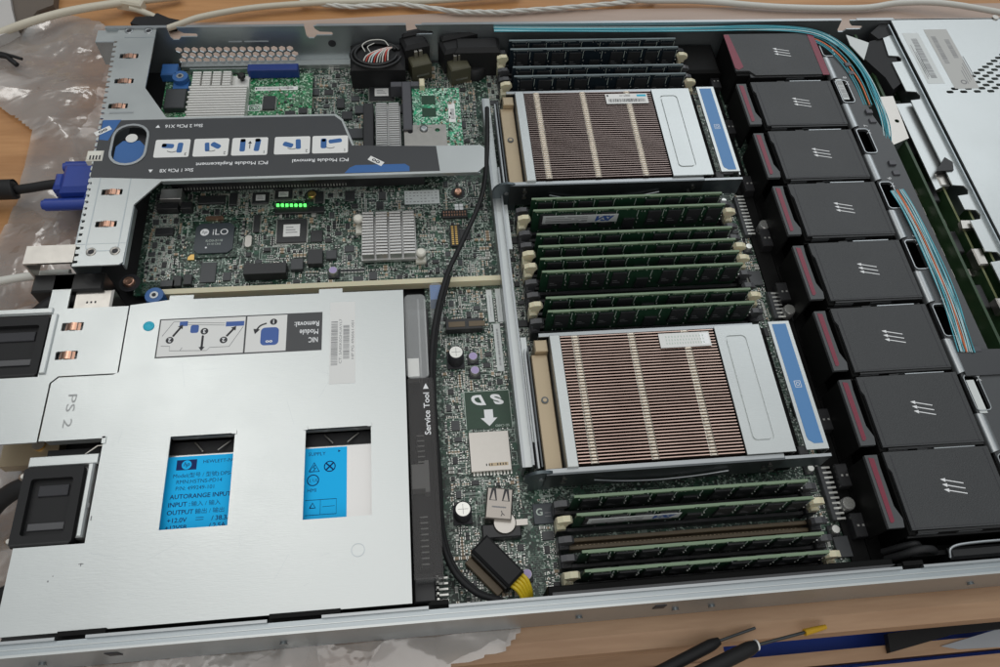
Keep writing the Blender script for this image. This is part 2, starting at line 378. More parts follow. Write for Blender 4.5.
# plastic bag under the left of the server
def in_poly(x, y, P):
    c = False
    for i in range(len(P)):
        (x1, y1), (x2, y2) = P[i], P[i - 1]
        if (y1 > y) != (y2 > y) and x < (x2 - x1) * (y - y1) / (y2 - y1) + x1: c = not c
    return c
st = 3
BP = [(-120, 470), (-100, 500), (-50, 500), (-28, 494), (-6, 470), (20, 445), (60, 380), (330, 120), (300, 20), (262, -18), (215, -27), (120, -38), (0, -52), (-120, -60), (-66, 60), (-74, 200), (-54, 300), (-56, 370), (-90, 400)]
bgm = MB('bag'); st = 3; idx = {}; vs = []; fs = []
st = 3
def snap(x, y):
    if in_poly(x, y, BP): return x, y
    best = None
    for k in range(len(BP)):
        a, b_ = Vector(BP[k - 1]), Vector(BP[k]); t_ = max(0, min(1, (Vector((x, y)) - a).dot(b_ - a) / (b_ - a).length_squared)); q = a.lerp(b_, t_); d = (q - Vector((x, y))).length
        if best is None or d < best[0]: best = (d, q)
    return (best[1].x, best[1].y) if best[0] < st * 1.6 else (x, y)
def bv(i, j):
    if (i, j) not in idx:
        x, y = snap(-140 + i * st, -70 + j * st)
        h = -1.8 + 2.2 * noise.fractal(Vector((x * .012, y * .012, 3)), .8, 2, 4) + 3.2 * (1 - abs(noise.noise(Vector((x * .02 + y * .01, y * .017, 9)))) * 4 if abs(noise.noise(Vector((x * .02 + y * .01, y * .017, 9)))) < .25 else 0) * .5
        if x < -4 and y > 30: h += 5 * max(0, min(1, (-4 - x) / 40)) * (.5 + .5 * noise.noise(Vector((x * .02, y * .02, 1))))
        if 0 <= x and y > -6: h = min(h, -1.2)
        h = max(h, -3.4); idx[(i, j)] = len(vs); vs.append((x, y, h))
    return idx[(i, j)]
for i in range(160):
    for j in range(194):
        if in_poly(-140 + (i + .5) * st, -70 + (j + .5) * st, BP): fs.append((bv(i, j), bv(i + 1, j), bv(i + 1, j + 1), bv(i, j + 1)))
bgm.add(vs, fs, None, True); tag(bgm.build('plastic_bag'), 'crumpled translucent plastic bag spread under the rear left of the server', 'bag')

# background odds and ends on the table
def px_tube(name, label, cat, pts, z, r, m, group=None, n=10):
    mb = MB(m); mb.tube([(*at(a, b_, z if not isinstance(z, (list, tuple)) else z[i])[:2], z if not isinstance(z, (list, tuple)) else z[i]) for i, (a, b_) in enumerate(pts)], r, n=n); return tag(mb.build(name), label, cat, group)
px_tube('cable', 'thick cream cable curving across the top left corner of the table', 'cable', [(-30, 45), (0, 33), (30, 22), (70, 11), (120, 3), (180, -4)], [6, 8, 12, 10, 6, 2], 3.3, 'cord_white')
px_tube('cable', 'cream cable leaving the rear of the server lid rail toward the top', 'cable', [(163, 30), (180, 24), (205, 16), (260, 7), (340, 2), (430, 1), (520, -6)], [2, 3, 4, 3, 2, 2, 2], 2.6, 'cord_white')
px_tube('cable', 'white cable running along the top right edge behind the lid', 'cable', [(600, -6), (640, 0), (700, 1), (780, 7), (860, 8), (900, 3), (950, 4), (1040, 20)], [3, 2, 2, 2, 2, 4, 8, 10], 2.8, 'cord_pale')
tw = MB('cord_pale')
for ph in (0, math.pi * .66, math.pi * 1.33):
    base = [(300, 2), (350, 7), (400, 4), (460, 12), (500, 12), (560, 8), (620, 3), (660, -2)]
    B_ = [Vector((*at(a, b_, 1)[:2], 1)) for a, b_ in base]; P = []
    for i in range(len(B_) - 1):
        for j in range(10):
            q = B_[i].lerp(B_[i + 1], j / 10); a = ph + (i * 10 + j) * .75; P.append(q + Vector((0, math.cos(a) * 1.1, math.sin(a) * 1.1)))
    tw.tube(P, 1.25, n=6, sub=1)
tag(tw.build('twisted_cord'), 'twisted pale cord lying across the top of the table beside the cream cable', 'cord')
cn = thing('cable_connector', 'cream plastic cable coupler hanging by the cable at the top left', 'connector', at(130, 4, 0))
c = MB('cord_white'); a = at(118, 3, 4); c.T = Matrix.Translation(a) @ Matrix.Rotation(-.25, 4, 'Z'); c.box(0, 22, -4, 4, -3, 5, c=1.5); c.build('coupler_body', cn)
c = MB('cord_white'); c.tube([at(130, 8, 4), at(138, 10, 3), at(146, 13, 2), at(155, 17, 0)], 2.6); c.build('strain_relief', cn)
c = MB('soft_black')
pp = [at(x, y, 0) for x, y in ((131, 25), (136, 19), (150, 18), (158, 15), (170, 20), (180, 22), (176, 29), (150, 30))]
c.prism([(q.x, q.y) for q in pp], -4, 2); tag(c.build('black_cloth'), 'small black cloth scrap behind the far rear corner of the server', 'cloth')
c = MB('card'); pp = [at(x, y, 0) for x, y in ((-30, -30), (10, -25), (17, 18), (22, 38), (-10, 52), (-40, 50))]
c.prism([(q.x, q.y) for q in pp], -4, 9); tag(c.build('cardboard_box'), 'pale grey cardboard box corner at the top left', 'box')
c = MB('leather'); pp = [at(x, y, 0) for x, y in ((11, -12), (58, -14), (56, 10), (40, 16), (22, 36), (16, 16))]
c.prism([(q.x, q.y) for q in pp], -4, 5); tag(c.build('leather_pouch'), 'dark brown folded pouch beneath the cream cable at the top left', 'pouch')
c = MB('soft_black'); c.tube([at(-20, 50, 8), at(0, 53, 8), at(12, 56, 9), at(22, 59, 9)], 1.2); c.tube([at(-20, 55, 6), at(4, 56, 7), at(12, 61, 7), at(17, 65, 6)], 2.0)
tag(c.build('black_cord_end'), 'black cord end poking in over the bag at the left edge', 'cord')
def screwdriver(name, label, h0, h1, tip, rh, rs, ring=False, tipm=None):
    r = thing(name, label, 'tool', h0)
    c = MB('soft_black'); c.tube([h0, Vector(h0).lerp(Vector(h1), .3), Vector(h0).lerp(Vector(h1), .85), h1], lambda t: rh * (1 - .35 * max(0, t - .7) / .3), n=10); c.build('handle', r)
    c = MB('bracket'); c.tube([h1, tip], rs, n=8); c.build('shaft', r)
    if ring: c = MB('paper'); d = (Vector(tip) - Vector(h1)).normalized(); c.tube([Vector(h1) - d * .9, Vector(h1) + d * .1], rh * .74, n=14, sub=1); c.build('ring', r)
    if tipm:
        c = MB(tipm); d = (Vector(tipm and ring and tip) - Vector(h1)).normalized(); c.tube([Vector(tip) - d * 1, Vector(tip) + d * 7, Vector(tip) + d * 13], lambda t: 2.0 - .7 * t, n=10, sub=4); c.build('tip', r)
screwdriver('screwdriver', 'slim black screwdriver without a ring, left of the two over the table edge', at(640, 682, 2), at(719, 641, 0), at(755, 628, -2), 3.3, .8)
screwdriver('screwdriver', 'black screwdriver with a white ring and yellow tip at the bottom edge', at(680, 683, 6), at(757, 645, 4), at(806, 632, 0), 4.0, .9, True, 'amber')

# ------------------------------------------------------------------ chassis
ch = thing('server_chassis', 'open rack server chassis of zinc plated steel with perforated far wall', 'server chassis', (0, 0, 0))
c = MB('floor_dark'); c.box(0, 800, 0, 431, -.5, 1.0); c.build('floor_pan', ch)
def notch(x0, w=8, d=11, br=13):
    return [(x0, 43), (x0 + .5, 43 - d + 2), (x0 + 2, 43 - d), (x0 + w - 2, 43 - d), (x0 + w, 43 - d + 2), (x0 + w, 34.5), (x0 + w + br - 1, 34.5), (x0 + w + br, 36), (x0 + w + br - 1, 37.5), (x0 + w + 3, 38), (x0 + w, 40.5), (x0 + w - 1, 43)]
out = [(2, 1), (800, 1), (800, 43)]
for x0 in (577, 224, 147, 46): out += notch(x0)[::-1]
out += [(2, 43)]
hx = [ngon(49 + i * 6.0 + (3.0 if j % 2 else 0), 22.5 - j * 5.1, 2.75, 6, math.pi / 6) for j in range(3) for i in range(15)]
c = MB('zinc_dark'); c.plate(out, hx, 430, 431.2, T=YW)
c.build('far_wall', ch)
c = MB('steel'); 
for xa, xb in ((2, 46), (156, 224), (60, 147), (236, 577), (590, 622)): c.box(xa, xb, 429.8, 432.4, 42.6, 43.3)
c.build('far_rail', ch)
c = MB('zinc'); c.box(48, 182, 424, 429.9, 1, 11.5); c.build('far_ledge', ch)
c = MB('zinc_dark'); c.cyl(152 + 14, 27, 429.5, 430.2, 3, 'ink', axis='y')
c.build('wall_hole', ch)
c = MB('steel'); c.box(88, 98, 429.2, 430, 28.6, 29.8); c.box(100, 118, 429.2, 430, 28.6, 29.8); c.build('wall_tab', ch)
nw = MB('zinc_dark')
nw.box(-2, 800, -7.2, -6.2, 0, 42.0)
nw.box(-2, 800, -6.2, -1.2, 40.2, 41.6, 'zinc_dark')
segs = [(-2, 46), (60, 144), (170, 222), (232, 470), (482, 800)]
for a, b_ in segs: nw.box(a, b_, -1.2, .2, 4, 43.4, 'steel'); 
nw.box(-2, 800, -7.3, -6.1, 41.8, 42.9, 'zinc')
nw.box(-2, 800, -3.9, -3.5, 41.6, 42.0, 'zinc')
nw.build('near_wall', ch)
for x in (32, 148, 300, 352, 372, 520, 562):
    c = MB('steel'); c.cyl(x, 20, -8.4, -7.2, 2.2, r2=1.6, axis='y'); c.build('rivet', ch)
for x in (66, 338):
    c = MB('ink'); c.box(x, x + 6, -7.6, -7.15, 26, 34); c.build('wall_slot', ch)
for x0, x1 in ((46, 60), (144, 170), (222, 232), (470, 482)):
    c = MB('duct'); c.box(x0, x1, -2.2, 2.4, 30, 39.6); c.box(x0 + 1, x1 + (9 if x0 < 200 else 0), .4, 2.6, 42, 43.8); c.build('slot_catch', ch)
# rear panel
c = MB('zinc'); c.box(1, 3, 189, 219, 1, 30); c.box(3, 12, 190, 219, 28.6, 30); c.box(12.5, 13.6, 219, 430, 1, 38, 'zinc_dark'); c.build('rear_panel', ch)
c = MB('nickel'); c.box(-14, 15, 219.2, 232.6, 39.6, 41.2); c.box(-14, -12.8, 219.2, 232.6, 24, 39.6); c.build('rear_flange', ch)
c = MB('black'); c.box(-12, 30, 206, 219, 6, 30, c=1); c.build('rear_port_housing', ch)
c = MB('nickel'); c.box(13, 36, 192, 208, 8, 27, c=1.2)
for i in range(3): c.box(21 + i * 2.4, 22 + i * 2.4, 198, 199.4, 27, 27.1, 'ink')
c.build('usb_port', ch)
c = MB('steel')
c.box(278.8, 280.6, 76, 372, 8, 22); c.box(280.6, 284.4, 76, 372, 20.6, 22.0, 'zinc'); c.box(284.4, 285.6, 76, 300, 8, 25); c.box(286, 289.5, 90, 160, 23.4, 24.4, 'zinc')
c.box(286, 288.4, 230, 268, 16, 22, 'zinc')
c.build('divider', ch)
c = MB('beige'); c.box(60, 282, 210.6, 214.4, 8, 14.5); c.build('insulator_strip', ch)
c = MB('zinc'); c.box(-16, 15, 100.5, 138, 4, 12, 'tan')
for x, y in ((0, 122), (4, 112)): c.cyl(x, y, 12, 14, 3.4, 'gold', 'nickel')
c.build('rear_cage_wall', ch)

# ------------------------------------------------------------------ motherboard
mbd = thing('motherboard', 'dark green server motherboard densely covered with small parts', 'circuit board', (0, 0, 8))
c = MB('pcb'); c.box(40, 282, 214.5, 428, 6.4, 8); c.box(228, 282, 4, 214.5, 6.4, 8); c.box(282, 474, 4, 428, 6.4, 8)
c.box(474, 490, 300, 420, 6.4, 8); c.build('board', mbd)
OCC = set()
def occ(x0, x1, y0, y1, test=False, g=.0):
    cells = [(i, j) for i in range(int(math.floor((x0 - g) * 2)), int(math.ceil((x1 + g) * 2))) for j in range(int(math.floor((y0 - g) * 2)), int(math.ceil((y1 + g) * 2)))]
    if test and any(k in OCC for k in cells): return False
    OCC.update(cells); return True
def rr(x, y, w, h, ang, T=None): return
def chip(x0, x1, y0, y1, h=1.6, m='chip', pins='', pc=.8, mark=None, name='chip', marks=2, z=8, parent=None):
    if x1 < x0: x0, x1 = x1, x0
    if y1 < y0: y0, y1 = y1, y0
    if z == 8: occ(x0 - 1, x1 + 1, y0 - 1, y1 + 1)
    c = MB(m); c.box(x0, x1, y0, y1, z + .1, z + h, c=.25)
    if 'x' in pins:
        n = int((y1 - y0) / pc)
        for i in range(n):
            yy = y0 + (i + .5) * (y1 - y0) / n
            c.box(x0 - .9, x0, yy - .18, yy + .18, z, z + .5, 'pin'); c.box(x1, x1 + .9, yy - .18, yy + .18, z, z + .5, 'pin')
    if 'y' in pins:
        n = int((x1 - x0) / pc)
        for i in range(n):
            xx = x0 + (i + .5) * (x1 - x0) / n
            c.box(xx - .18, xx + .18, y0 - .9, y0, z, z + .5, 'pin'); c.box(xx - .18, xx + .18, y1, y1 + .9, z, z + .5, 'pin')
    o = c.build(name, parent or mbd)
    if mark == 'sticker':
        s_ = MB('paper'); cx, cy = (x0 + x1) / 2, (y0 + y1) / 2; w, hh = (x1 - x0) * .28, (y1 - y0) * .26
        s_.box(cx - w, cx + w, cy - hh, cy + hh, z + h, z + h + .05)
        for k in range(3): s_.box(cx - w * .7, cx + w * (.2 + .25 * k), cy + hh * (.45 - .42 * k), cy + hh * (.57 - .42 * k), z + h + .05, z + h + .07, 'ink_grey')
        s_.build('sticker', o)
    return o
# controller with printed mark
occ(70, 105, 240, 275)
c = MB('pcb_plain'); c.box(72, 103, 242, 273, 8, 9.0); 
c.prism([(75, 248), (78, 245), (97, 245), (100.5, 248), (100.5, 267), (97.5, 270), (78, 270), (75, 267)], 9, 10.2, 'ilo')
c.prism([(71.6, 240.6), (76, 240.6), (75.6, 245), (73.4, 245), (71.8, 243)], 9, 9.3, 'gold')
o = c.build('management_chip', mbd)
c = MB('white_ink'); text(c, 'iLO', 91.5, 262.5, 10.25, h=5.0, m='white_ink'); c.cyl(81, 262.5, 10.2, 10.24, 2.9)
text(c, 'hp', 81, 262.3, 10.28, w=3.6, m='ilo', shear=.3)
text(c, 'ILO3-2110', 88, 255.3, 10.25, w=11, m='silk'); text(c, '2110 CKE', 88, 252.4, 10.25, w=9, m='silk'); c.cyl(83, 249.6, 10.2, 10.24, .7, n=10)
c.build('printed_mark', o)
# chips with stickers and plain chips
x0, x1 = at(279, 0, 9).x, 0
chip(129, 149, 252, 272, 1.6, 'chip', 'xy', .7, 'sticker')
chip(110.5, 122, 287, 297, 1.5, 'chip', 'xy', .7, 'sticker'); chip(126, 138, 290, 299, 1.5, 'chip', 'xy', .7, 'sticker')
chip(81, 91, 222, 238, 1.2, 'chip_grey')
chip(152, 160, 252, 262, 1.2, 'chip'); chip(140, 148, 228, 237, 3.5, 'chip_grey', '', name='inductor'); chip(151, 161, 231, 243, 5, 'chip', '', name='inductor'); chip(163, 170, 236, 243, 3, 'chip_grey', name='inductor')
chip(57, 66, 219, 224, 3, 'chip_grey', name='inductor'); chip(64.5, 70, 219, 227, 3, 'chip', name='inductor'); chip(71.4, 76.5, 220, 228, 3, 'chip', name='inductor')
chip(48, 60, 262, 268, 2, 'chip'); chip(48, 62, 281, 286, 6, 'slot', name='header'); chip(64, 71, 281, 287, 6, 'slot', name='header')
chip(74, 92, 288, 295, 2, 'chip'); chip(95, 100, 286, 297, 2, 'chip', 'x'); chip(50, 64, 288, 297, 8, 'alu', name='port_shell')
chip(113, 117, 262, 277, 1.6, 'chip', 'x'); chip(154, 160, 286, 296, 1.6, 'chip', 'x'); chip(175, 182, 287, 296, 1.4, 'chip')
chip(252, 262, 249, 258, 1.6, 'chip', 'y', 1.2)
chip(110.5, 138, 222.5, 231, 8, 'slot', name='connector')
for k in range(5):
    xx = 114 + k * 5.2; c = MB('pin'); c.box(xx, xx + 1.8, 227.5, 229, 14.6, 15.2); c.build('contact', mbd)
# upper middle
chip(193, 212, 386, 402, 1.8, 'chip', 'xy', .7, 'sticker'); occ(170, 276, 318, 424)
for k in list(OCC):
    if 340 <= k[0] <= 550 and 640 <= k[1] <= 846: OCC.discard(k)
chip(191, 210, 386, 403, 1.8, 'chip', 'xy', .7, 'sticker') if 0 else None
occ(190, 214, 384, 404)
for a in ((172, 180, 366, 374), (182, 189, 372, 380), (176, 188, 346, 356), (168, 174, 378, 388), (213, 218, 372, 380)): chip(*a, 2.2, 'chip_grey' if a[0] > 175 else 'chip')
# pale aluminium heat sink with push pins
def fin_sink(nm, x0, x1, y0, y1, z0, z1, rows, cols, m, base=2.5):
    occ(x0 - 2, x1 + 2, y0 - 2, y1 + 2)
    c = MB(m); c.box(x0, x1, y0, y1, z0, z0 + base, 'alu')
    ph = (y1 - y0) / rows; pw = (x1 - x0) / cols
    for i in range(rows):
        for j in range(cols):
            c.box(x0 + j * pw + .7, x0 + (j + 1) * pw - .7, y0 + i * ph + ph * .28, y0 + (i + 1) * ph - ph * .10, z0 + base, z1, c=.15)
    return c.build(nm, mbd)
p0, p1, p2, p3 = at(364, 211, 17), at(414, 214, 17), at(420, 262, 17), at(365, 264, 17)
fin_sink('chip_heat_sink', 187, 224, 232, 269, 10, 18.5, 15, 4, 'alu')
for (px, py) in ((358, 218), (421, 252)):
    q = at(px, py, 19); c = MB('white_plastic'); c.lathe(q.x, q.y, [(10, 1.8), (16, 2.0), (16.4, 3.4), (19.2, 3.3), (20, 2.2)]); c.build('push_pin', mbd)
for q, dx in ((at(360, 228, 12), 6), (at(420, 257, 12), -8)):
    c = MB('white_plastic'); c.box(q.x - 3, q.x + 4, q.y - 4, q.y + 3, 9, 12, c=.6); c.build('pin_bracket', mbd)
# riser end heat sink between black slots (upper middle)
fin_sink('tall_heat_sink', 198, 216.5, 318, 372, 10, 20, 24, 2, 'alu', 6)
for x0, x1 in ((189, 196.5), (218.5, 225)):
    c = MB('slot'); c.box(x0, x1, 316, 372, 8, 20, c=.5); c.build('expansion_slot', mbd); occ(x0, x1, 314, 373)
# riser connectors beneath the label plate
c = MB('slot'); c.box(56, 232, 300.5, 312, 8, 17, c=.4)
for i in range(56):
    xx = 60 + i * 2.1; c.box(xx, xx + .7, 299.6, 300.5, 11, 12.4, 'pin')
c.build('expansion_slot', mbd); occ(54, 234, 298, 318)
# screws with rings
for (px, py, r, col) in ((312, 195, 5.6, 'gold'), (129, 282, 6.8, 'copper'), (458, 192, 5, 'copper')):
    q = at(px, py, 9); occ(q.x - r, q.x + r, q.y - r, q.y + r)
    c = MB('ink'); c.cyl(q.x, q.y, 8.02, 8.1, r, n=32); c.cyl(q.x, q.y, 8.1, 8.2, r * .78, 'pcb_plain' if col != 'copper' else 'ink', n=28)
    c.lathe(q.x, q.y, [(8.1, r * .55), (10.2, r * .52), (10.6, r * .38), (10.0, r * .2)], col); c.build('screw', mbd)
q = at(457, 192, 9); c = MB('silk')
for k in range(28):
    a, b_ = 2 * math.pi * k / 28, 2 * math.pi * (k + 1) / 28
    c.add([(q.x + r_ * math.cos(t_), q.y + r_ * math.sin(t_), 8.15) for t_ in (a, b_) for r_ in (7, 7.5)], [(0, 1, 3, 2)])
c.build('screw_ring', mbd)
# blue thumb screws
for (px, py, z) in ((154, 295, 20), (180, 76, 22)):
    q = at(px, py, z); c = MB('hp_blue'); c.cyl(q.x, q.y, z - 9, z, 5.6, n=28); c.box(q.x - 5.6, q.x + 5.6, q.y - 9, q.y, z - 10, z - 4)
    for k in range(20):
        a = k * math.pi / 10; c.box(q.x + 5.4 * math.cos(a) - .4, q.x + 5.4 * math.cos(a) + .4, q.y + 5.4 * math.sin(a) - .4, q.y + 5.4 * math.sin(a) + .4, z - 8, z - .3)
    c.cyl(q.x, q.y, z, z + .3, 2.6, 'steel'); c.cyl(q.x, q.y, z + .3, z + .5, 1.3, 'ink'); c.build('thumb_screw', mbd)
# green status leds
q0, q1 = at(276, 209, 11), at(318, 209, 11); occ(124, 166, 279, 290)
c = MB('slot'); c.box(q0.x - 1, q1.x + 4, q0.y - 3.5, q0.y + 1.5, 8, 10.6, c=.3); c.build('led_housing', mbd)
for k in range(7):
    q = at(278 + k * 4.5, 205.6, 11.0); c = MB('led'); c.box(q.x - .9, q.x + .9, q.y - .8, q.y + .9, 10.6, 12); c.build('status_led', mbd)
# crystals, caps, jumper parts
q = at(249, 243, 9); c = MB('nickel'); c.prism(rrect(q.x - 2.2, q.x + 2.2, q.y - 5, q.y + 5, 2.1), 8.1, 11.4); c.build('crystal', mbd); occ(q.x - 3, q.x + 3, q.y - 6, q.y + 6)
q = at(215, 219, 9); c = MB('copper'); c.prism(rrect(q.x - 6, q.x + 6, q.y - 1.4, q.y + 1.4, 1.3), 8.1, 10.6); c.build('crystal', mbd); occ(q.x - 7, q.x + 7, q.y - 2, q.y + 2)
def can(px, py, r, h, top='can_top', body='ink', cut=True, z=8):
    q = at(px, py, z + h); occ(q.x - r - 1, q.x + r + 1, q.y - r - 1, q.y + r + 1)
    c = MB(body); c.box(q.x - r - .6, q.x + r + .6, q.y - r - .6, q.y + r + .6, z, z + 1.2, 'ink', c=.3)
    c.lathe(q.x, q.y, [(z + .6, r), (z + 1.8, r), (z + 2.2, r * .94), (z + 2.8, r), (z + h - .5, r), (z + h, r * .88)], body)
    c.cyl(q.x, q.y, z + h, z + h + .06, r * .84, top, n=24)
    if cut:
        c.box(q.x - r * .6, q.x + r * .6, q.y - .12, q.y + .12, z + h + .06, z + h + .09, 'ink_grey'); c.box(q.x - .12, q.x + .12, q.y - r * .6, q.y + r * .6, z + h + .06, z + h + .09, 'ink_grey')
    return c.build('capacitor', mbd)
can(456, 352, 4.8, 13); can(463, 509, 4.8, 13)
for a in ((333, 270), (473, 356), (475, 370), (527, 574)): can(*a, 3.0, 5.5, 'purple', 'alu', False)
for a in ((790, 309), (765, 224), (849, 503)): can(*a, 4.0, 9, 'can_top', 'alu', False)
for a in ((775, 116, 3, 4), (749, 246, 2.4, 5), (815, 354, 3.0, 4), (836, 529, 2.6, 5), (811, 468, 2.2, 5), (724, 200, 2, 4)): can(*a, 'can_top', 'alu', False)
# label, four squares, gold headers near the divider
q = at(422, 197, 8); occ(q.x - 14, q.x + 14, q.y - 8, q.y + 7)
c = MB('paper_cool'); c.box(q.x - 12.5, q.x + 12.5, q.y - 6.4, q.y + 6, 8.02, 8.1)
for i in range(9):
    for j in range(4):
        if rnd.random() < .8: c.box(q.x - 11.5 + i * 2.6, q.x - 11.5 + i * 2.6 + rnd.uniform(.8, 2), q.y + 3.6 - j * 2.7, q.y + 4.2 - j * 2.7, 8.1, 8.12, 'ink_grey')
c.build('printed_table', mbd)
q = at(459, 207, 8); c = MB('white_ink')
for i in (0, 1):
    for j in (0, 1): c.box(q.x - 3 + i * 3.2, q.x - .3 + i * 3.2, q.y - 2.8 + j * 3.0, q.y - .2 + j * 3.0, 8.02, 8.1)
c.build('printed_squares', mbd); occ(q.x - 4, q.x + 4, q.y - 4, q.y + 4)
for (xa, xb, ya, yb, n, al) in ((243, 261, 268, 274.5, 9, 'x'), (247.5, 254.5, 243, 261, 10, 'y')):
    c = MB('slot'); c.box(xa, xb, ya, yb, 8, 10.5, c=.2); occ(xa - 1, xb + 1, ya - 1, yb + 1)
    for k in range(n):
        for s_ in (0, 1):
            if al == 'x': u = xa + 1.4 + k * (xb - xa - 3) / (n - 1); w_ = ya + 1.6 + s_ * 2.6; c.box(u - .5, u + .5, w_ - .5, w_ + .9, 10.5, 10.9, 'copper')
            else: u = ya + 1.4 + k * (yb - ya - 3) / (n - 1); w_ = xa + 1.6 + s_ * 2.6; c.box(w_ - .5, w_ + 1.1, u - .5, u + .5, 10.5, 10.9, 'gold')
    c.build('header', mbd)
# --- strip between supply cage and divider
occ(228, 236, 4, 212)
c = MB('slot'); q0, q1 = at(445, 318, 12), at(482, 326, 12); c.box(q0.x, q1.x, q1.y - 2.5, q1.y + 5.5, 8, 14, c=.4)
for k in (0, 1): c.box(q0.x + 2 + k * 13, q0.x + 12.5 + k * 13, q1.y - 1, q1.y + 2.8, 14, 14.3, 'slot_brown')
c.build('connector', mbd); occ(q0.x - 1, q1.x + 1, q1.y - 4, q1.y + 6)
for (pa, pb, nm) in (((485, 290), (493, 322), 3), ((494, 289), (502, 322), 4), ((492, 324), (503, 371), 5)):
    a, b_ = at(*pa, 8), at(*pb, 8); c = MB('paper_cool'); c.box(a.x + .5, b_.x + 1, b_.y, a.y, 8.05, 8.2); occ(a.x, b_.x + 1, b_.y, a.y)
    barcode(c, a.x + 2.2, b_.x - .6, b_.y + 4, a.y - 4, 8.2, nm, along='y'); c.build('serial_sticker', mbd)
# card slot with printed SD mark and arrow
a, b_ = at(468, 434, 9), at(512, 471, 9); occ(249, 278, 76, 132)
c = MB('pcb_plain'); c.box(249, 277, 107, 132, 8.02, 8.12, 'dimm_green'); c.build('green_patch', mbd)
c = MB('silk'); 
for seg in ((249, 249.3, 107, 132), (277, 277.3, 107, 132), (249, 277.3, 132, 132.3)): c.box(*seg, 8.1, 8.16)
text(c, 'S', 260 + 9.2, 126.2, 8.2, w=8.0, h=6.4, rot=180, m='white_ink', bold=.45, shear=-.35)
text(c, 'D', 260 - 2.2, 126.2, 8.2, w=9.0, h=6.4, rot=180, m='white_ink', bold=.45, shear=-.35)
c.add([(x_, y_, 8.2) for x_, y_ in ((260.6, 119.6), (266.0, 119.6), (266.0, 114), (268.4, 114), (263.2, 108.6), (258.2, 114), (260.6, 114))], [(6, 5, 4, 3, 2, 1, 0)], 'white_ink')
text(c, 'SD CARD', 271, 108.6, 8.2, w=8.5, h=1.5, rot=180, m='silk')
c.build('printed_mark', mbd)
c = MB('nickel'); c.box(a.x, b_.x, b_.y, a.y, 8.1, 11.4, c=.35); 
for k in range(12): c.box(a.x + 1.4 + k * 2.0, a.x + 2.3 + k * 2.0, b_.y - 1.6, b_.y, 8.1, 8.9, 'pin')
c.box(a.x + 11, b_.x - 2, b_.y + 3, b_.y + 5, 11.4, 11.44, 'tan'); text(c, 'III IIII', (a.x + b_.x) / 2 + 3, b_.y + 4, 11.46, w=12, h=1.4, m='ink')
c.build('card_slot', mbd)
# usb port standing up, coin cell, logo chip
q = at(499, 505, 18); occ(246, 275, 46, 70)
c = MB('usb_metal'); c.T = Matrix.Translation((q.x, q.y, 0)) @ Matrix.Rotation(-.16, 4, 'Z'); c.box(-7.4, 7.4, -8.5, 9.5, 9, 19.5, c=.6)
for s_ in (-1, 1):
    c.box(s_ * 3.6 - 2.2, s_ * 3.6 + 2.2, 2, 2.3, 19.5, 19.55, 'ink')
    c.add([(s_ * 3.6 + x_, y_, 19.56) for x_, y_ in ((-2.2, 2), (-1.5, 2), (0, 8), (1.5, 2), (2.2, 2), (1.2, 9), (-1.2, 9))], [(0, 1, 2, 6), (2, 3, 4, 5), (2, 5, 6)], 'ink')
c.box(-4, 4, -2, -1.2, 19.5, 19.56, 'ink_grey'); text(c, 'Y', 2, -5, 19.6, h=3, m='ink', rot=200)
c.build('usb_port', mbd)
q = at(503, 530, 12); c = MB('slot'); c.box(q.x - 12, q.x + 10, q.y - 5, q.y + 3, 8, 15, c=.6); c.build('battery_holder', mbd)
c = MB('nickel'); c.lathe(q.x + 1, q.y + 3, [(13.5, 6.6), (15.8, 6.6), (16.3, 6.0)]); c.box(q.x + 6, q.x + 14, q.y + 1, q.y + 4.5, 13, 15.6); c.build('coin_cell', mbd); occ(q.x - 13, q.x + 15, q.y - 6, q.y + 12)
a, b_ = at(530, 505, 10), at(554, 527, 10); o = chip(283.5, 295, 46, 58, 1.8, 'ilo')
c = MB('white_ink'); text(c, 'G', 287, 53, 9.86, h=4, m='silk', bold=.2); c.box(290, 293.5, 50, 50.5, 9.8, 9.86, 'ink_grey'); c.box(290, 293.5, 52, 52.5, 9.8, 9.86, 'ink_grey'); c.build('printed_mark', o)
# toothed white terminal combs right of the memory
for (pa, pb) in (((737, 197), (750, 235)), ((770, 292), (781, 318)), ((822, 466), (838, 520))):
    a, b_ = at(*pa, 12), at(*pb, 12); n = int((a.y - b_.y) / 3.1); xm = (a.x + b_.x) / 2; occ(xm - 4, xm + 5, b_.y, a.y)
    c = MB('chip_grey'); c.box(xm - 3.2, xm + 2, b_.y, a.y, 8, 12.4, c=.3); c.build('terminal_block', mbd)
    c = MB('pin')
    for k in range(n + 1): c.box(xm - 1, xm + 4.2, b_.y + k * 3.1, b_.y + k * 3.1 + 1.2, 12.5, 12.9)
    c.build('terminal_comb', mbd)
for y in (392, 342, 285, 235, 190, 96, 60, 30):
    c = MB('slot'); c.box(466, 473.5, y - 7, y + 7, 8, 17, c=.5)
    for k in range(2): c.box(468 + k * 3, 469.2 + k * 3, y - 1, y + .2, 17, 17.3, 'pin')
    c.build('fan_connector', mbd); occ(465, 474, y - 8, y + 8)
for a in ((452, 461, 262, 272), (452, 461, 200, 212), (438, 450, 16, 36), (455, 464, 102, 112), (455, 464, 14, 26), (456, 466, 300, 312), (456, 465, 404, 414), (284, 290, 90, 104), (284, 291, 118, 126)): chip(*a, 2.2, 'chip_grey', 'x' if a[0] % 2 == 0 else '')
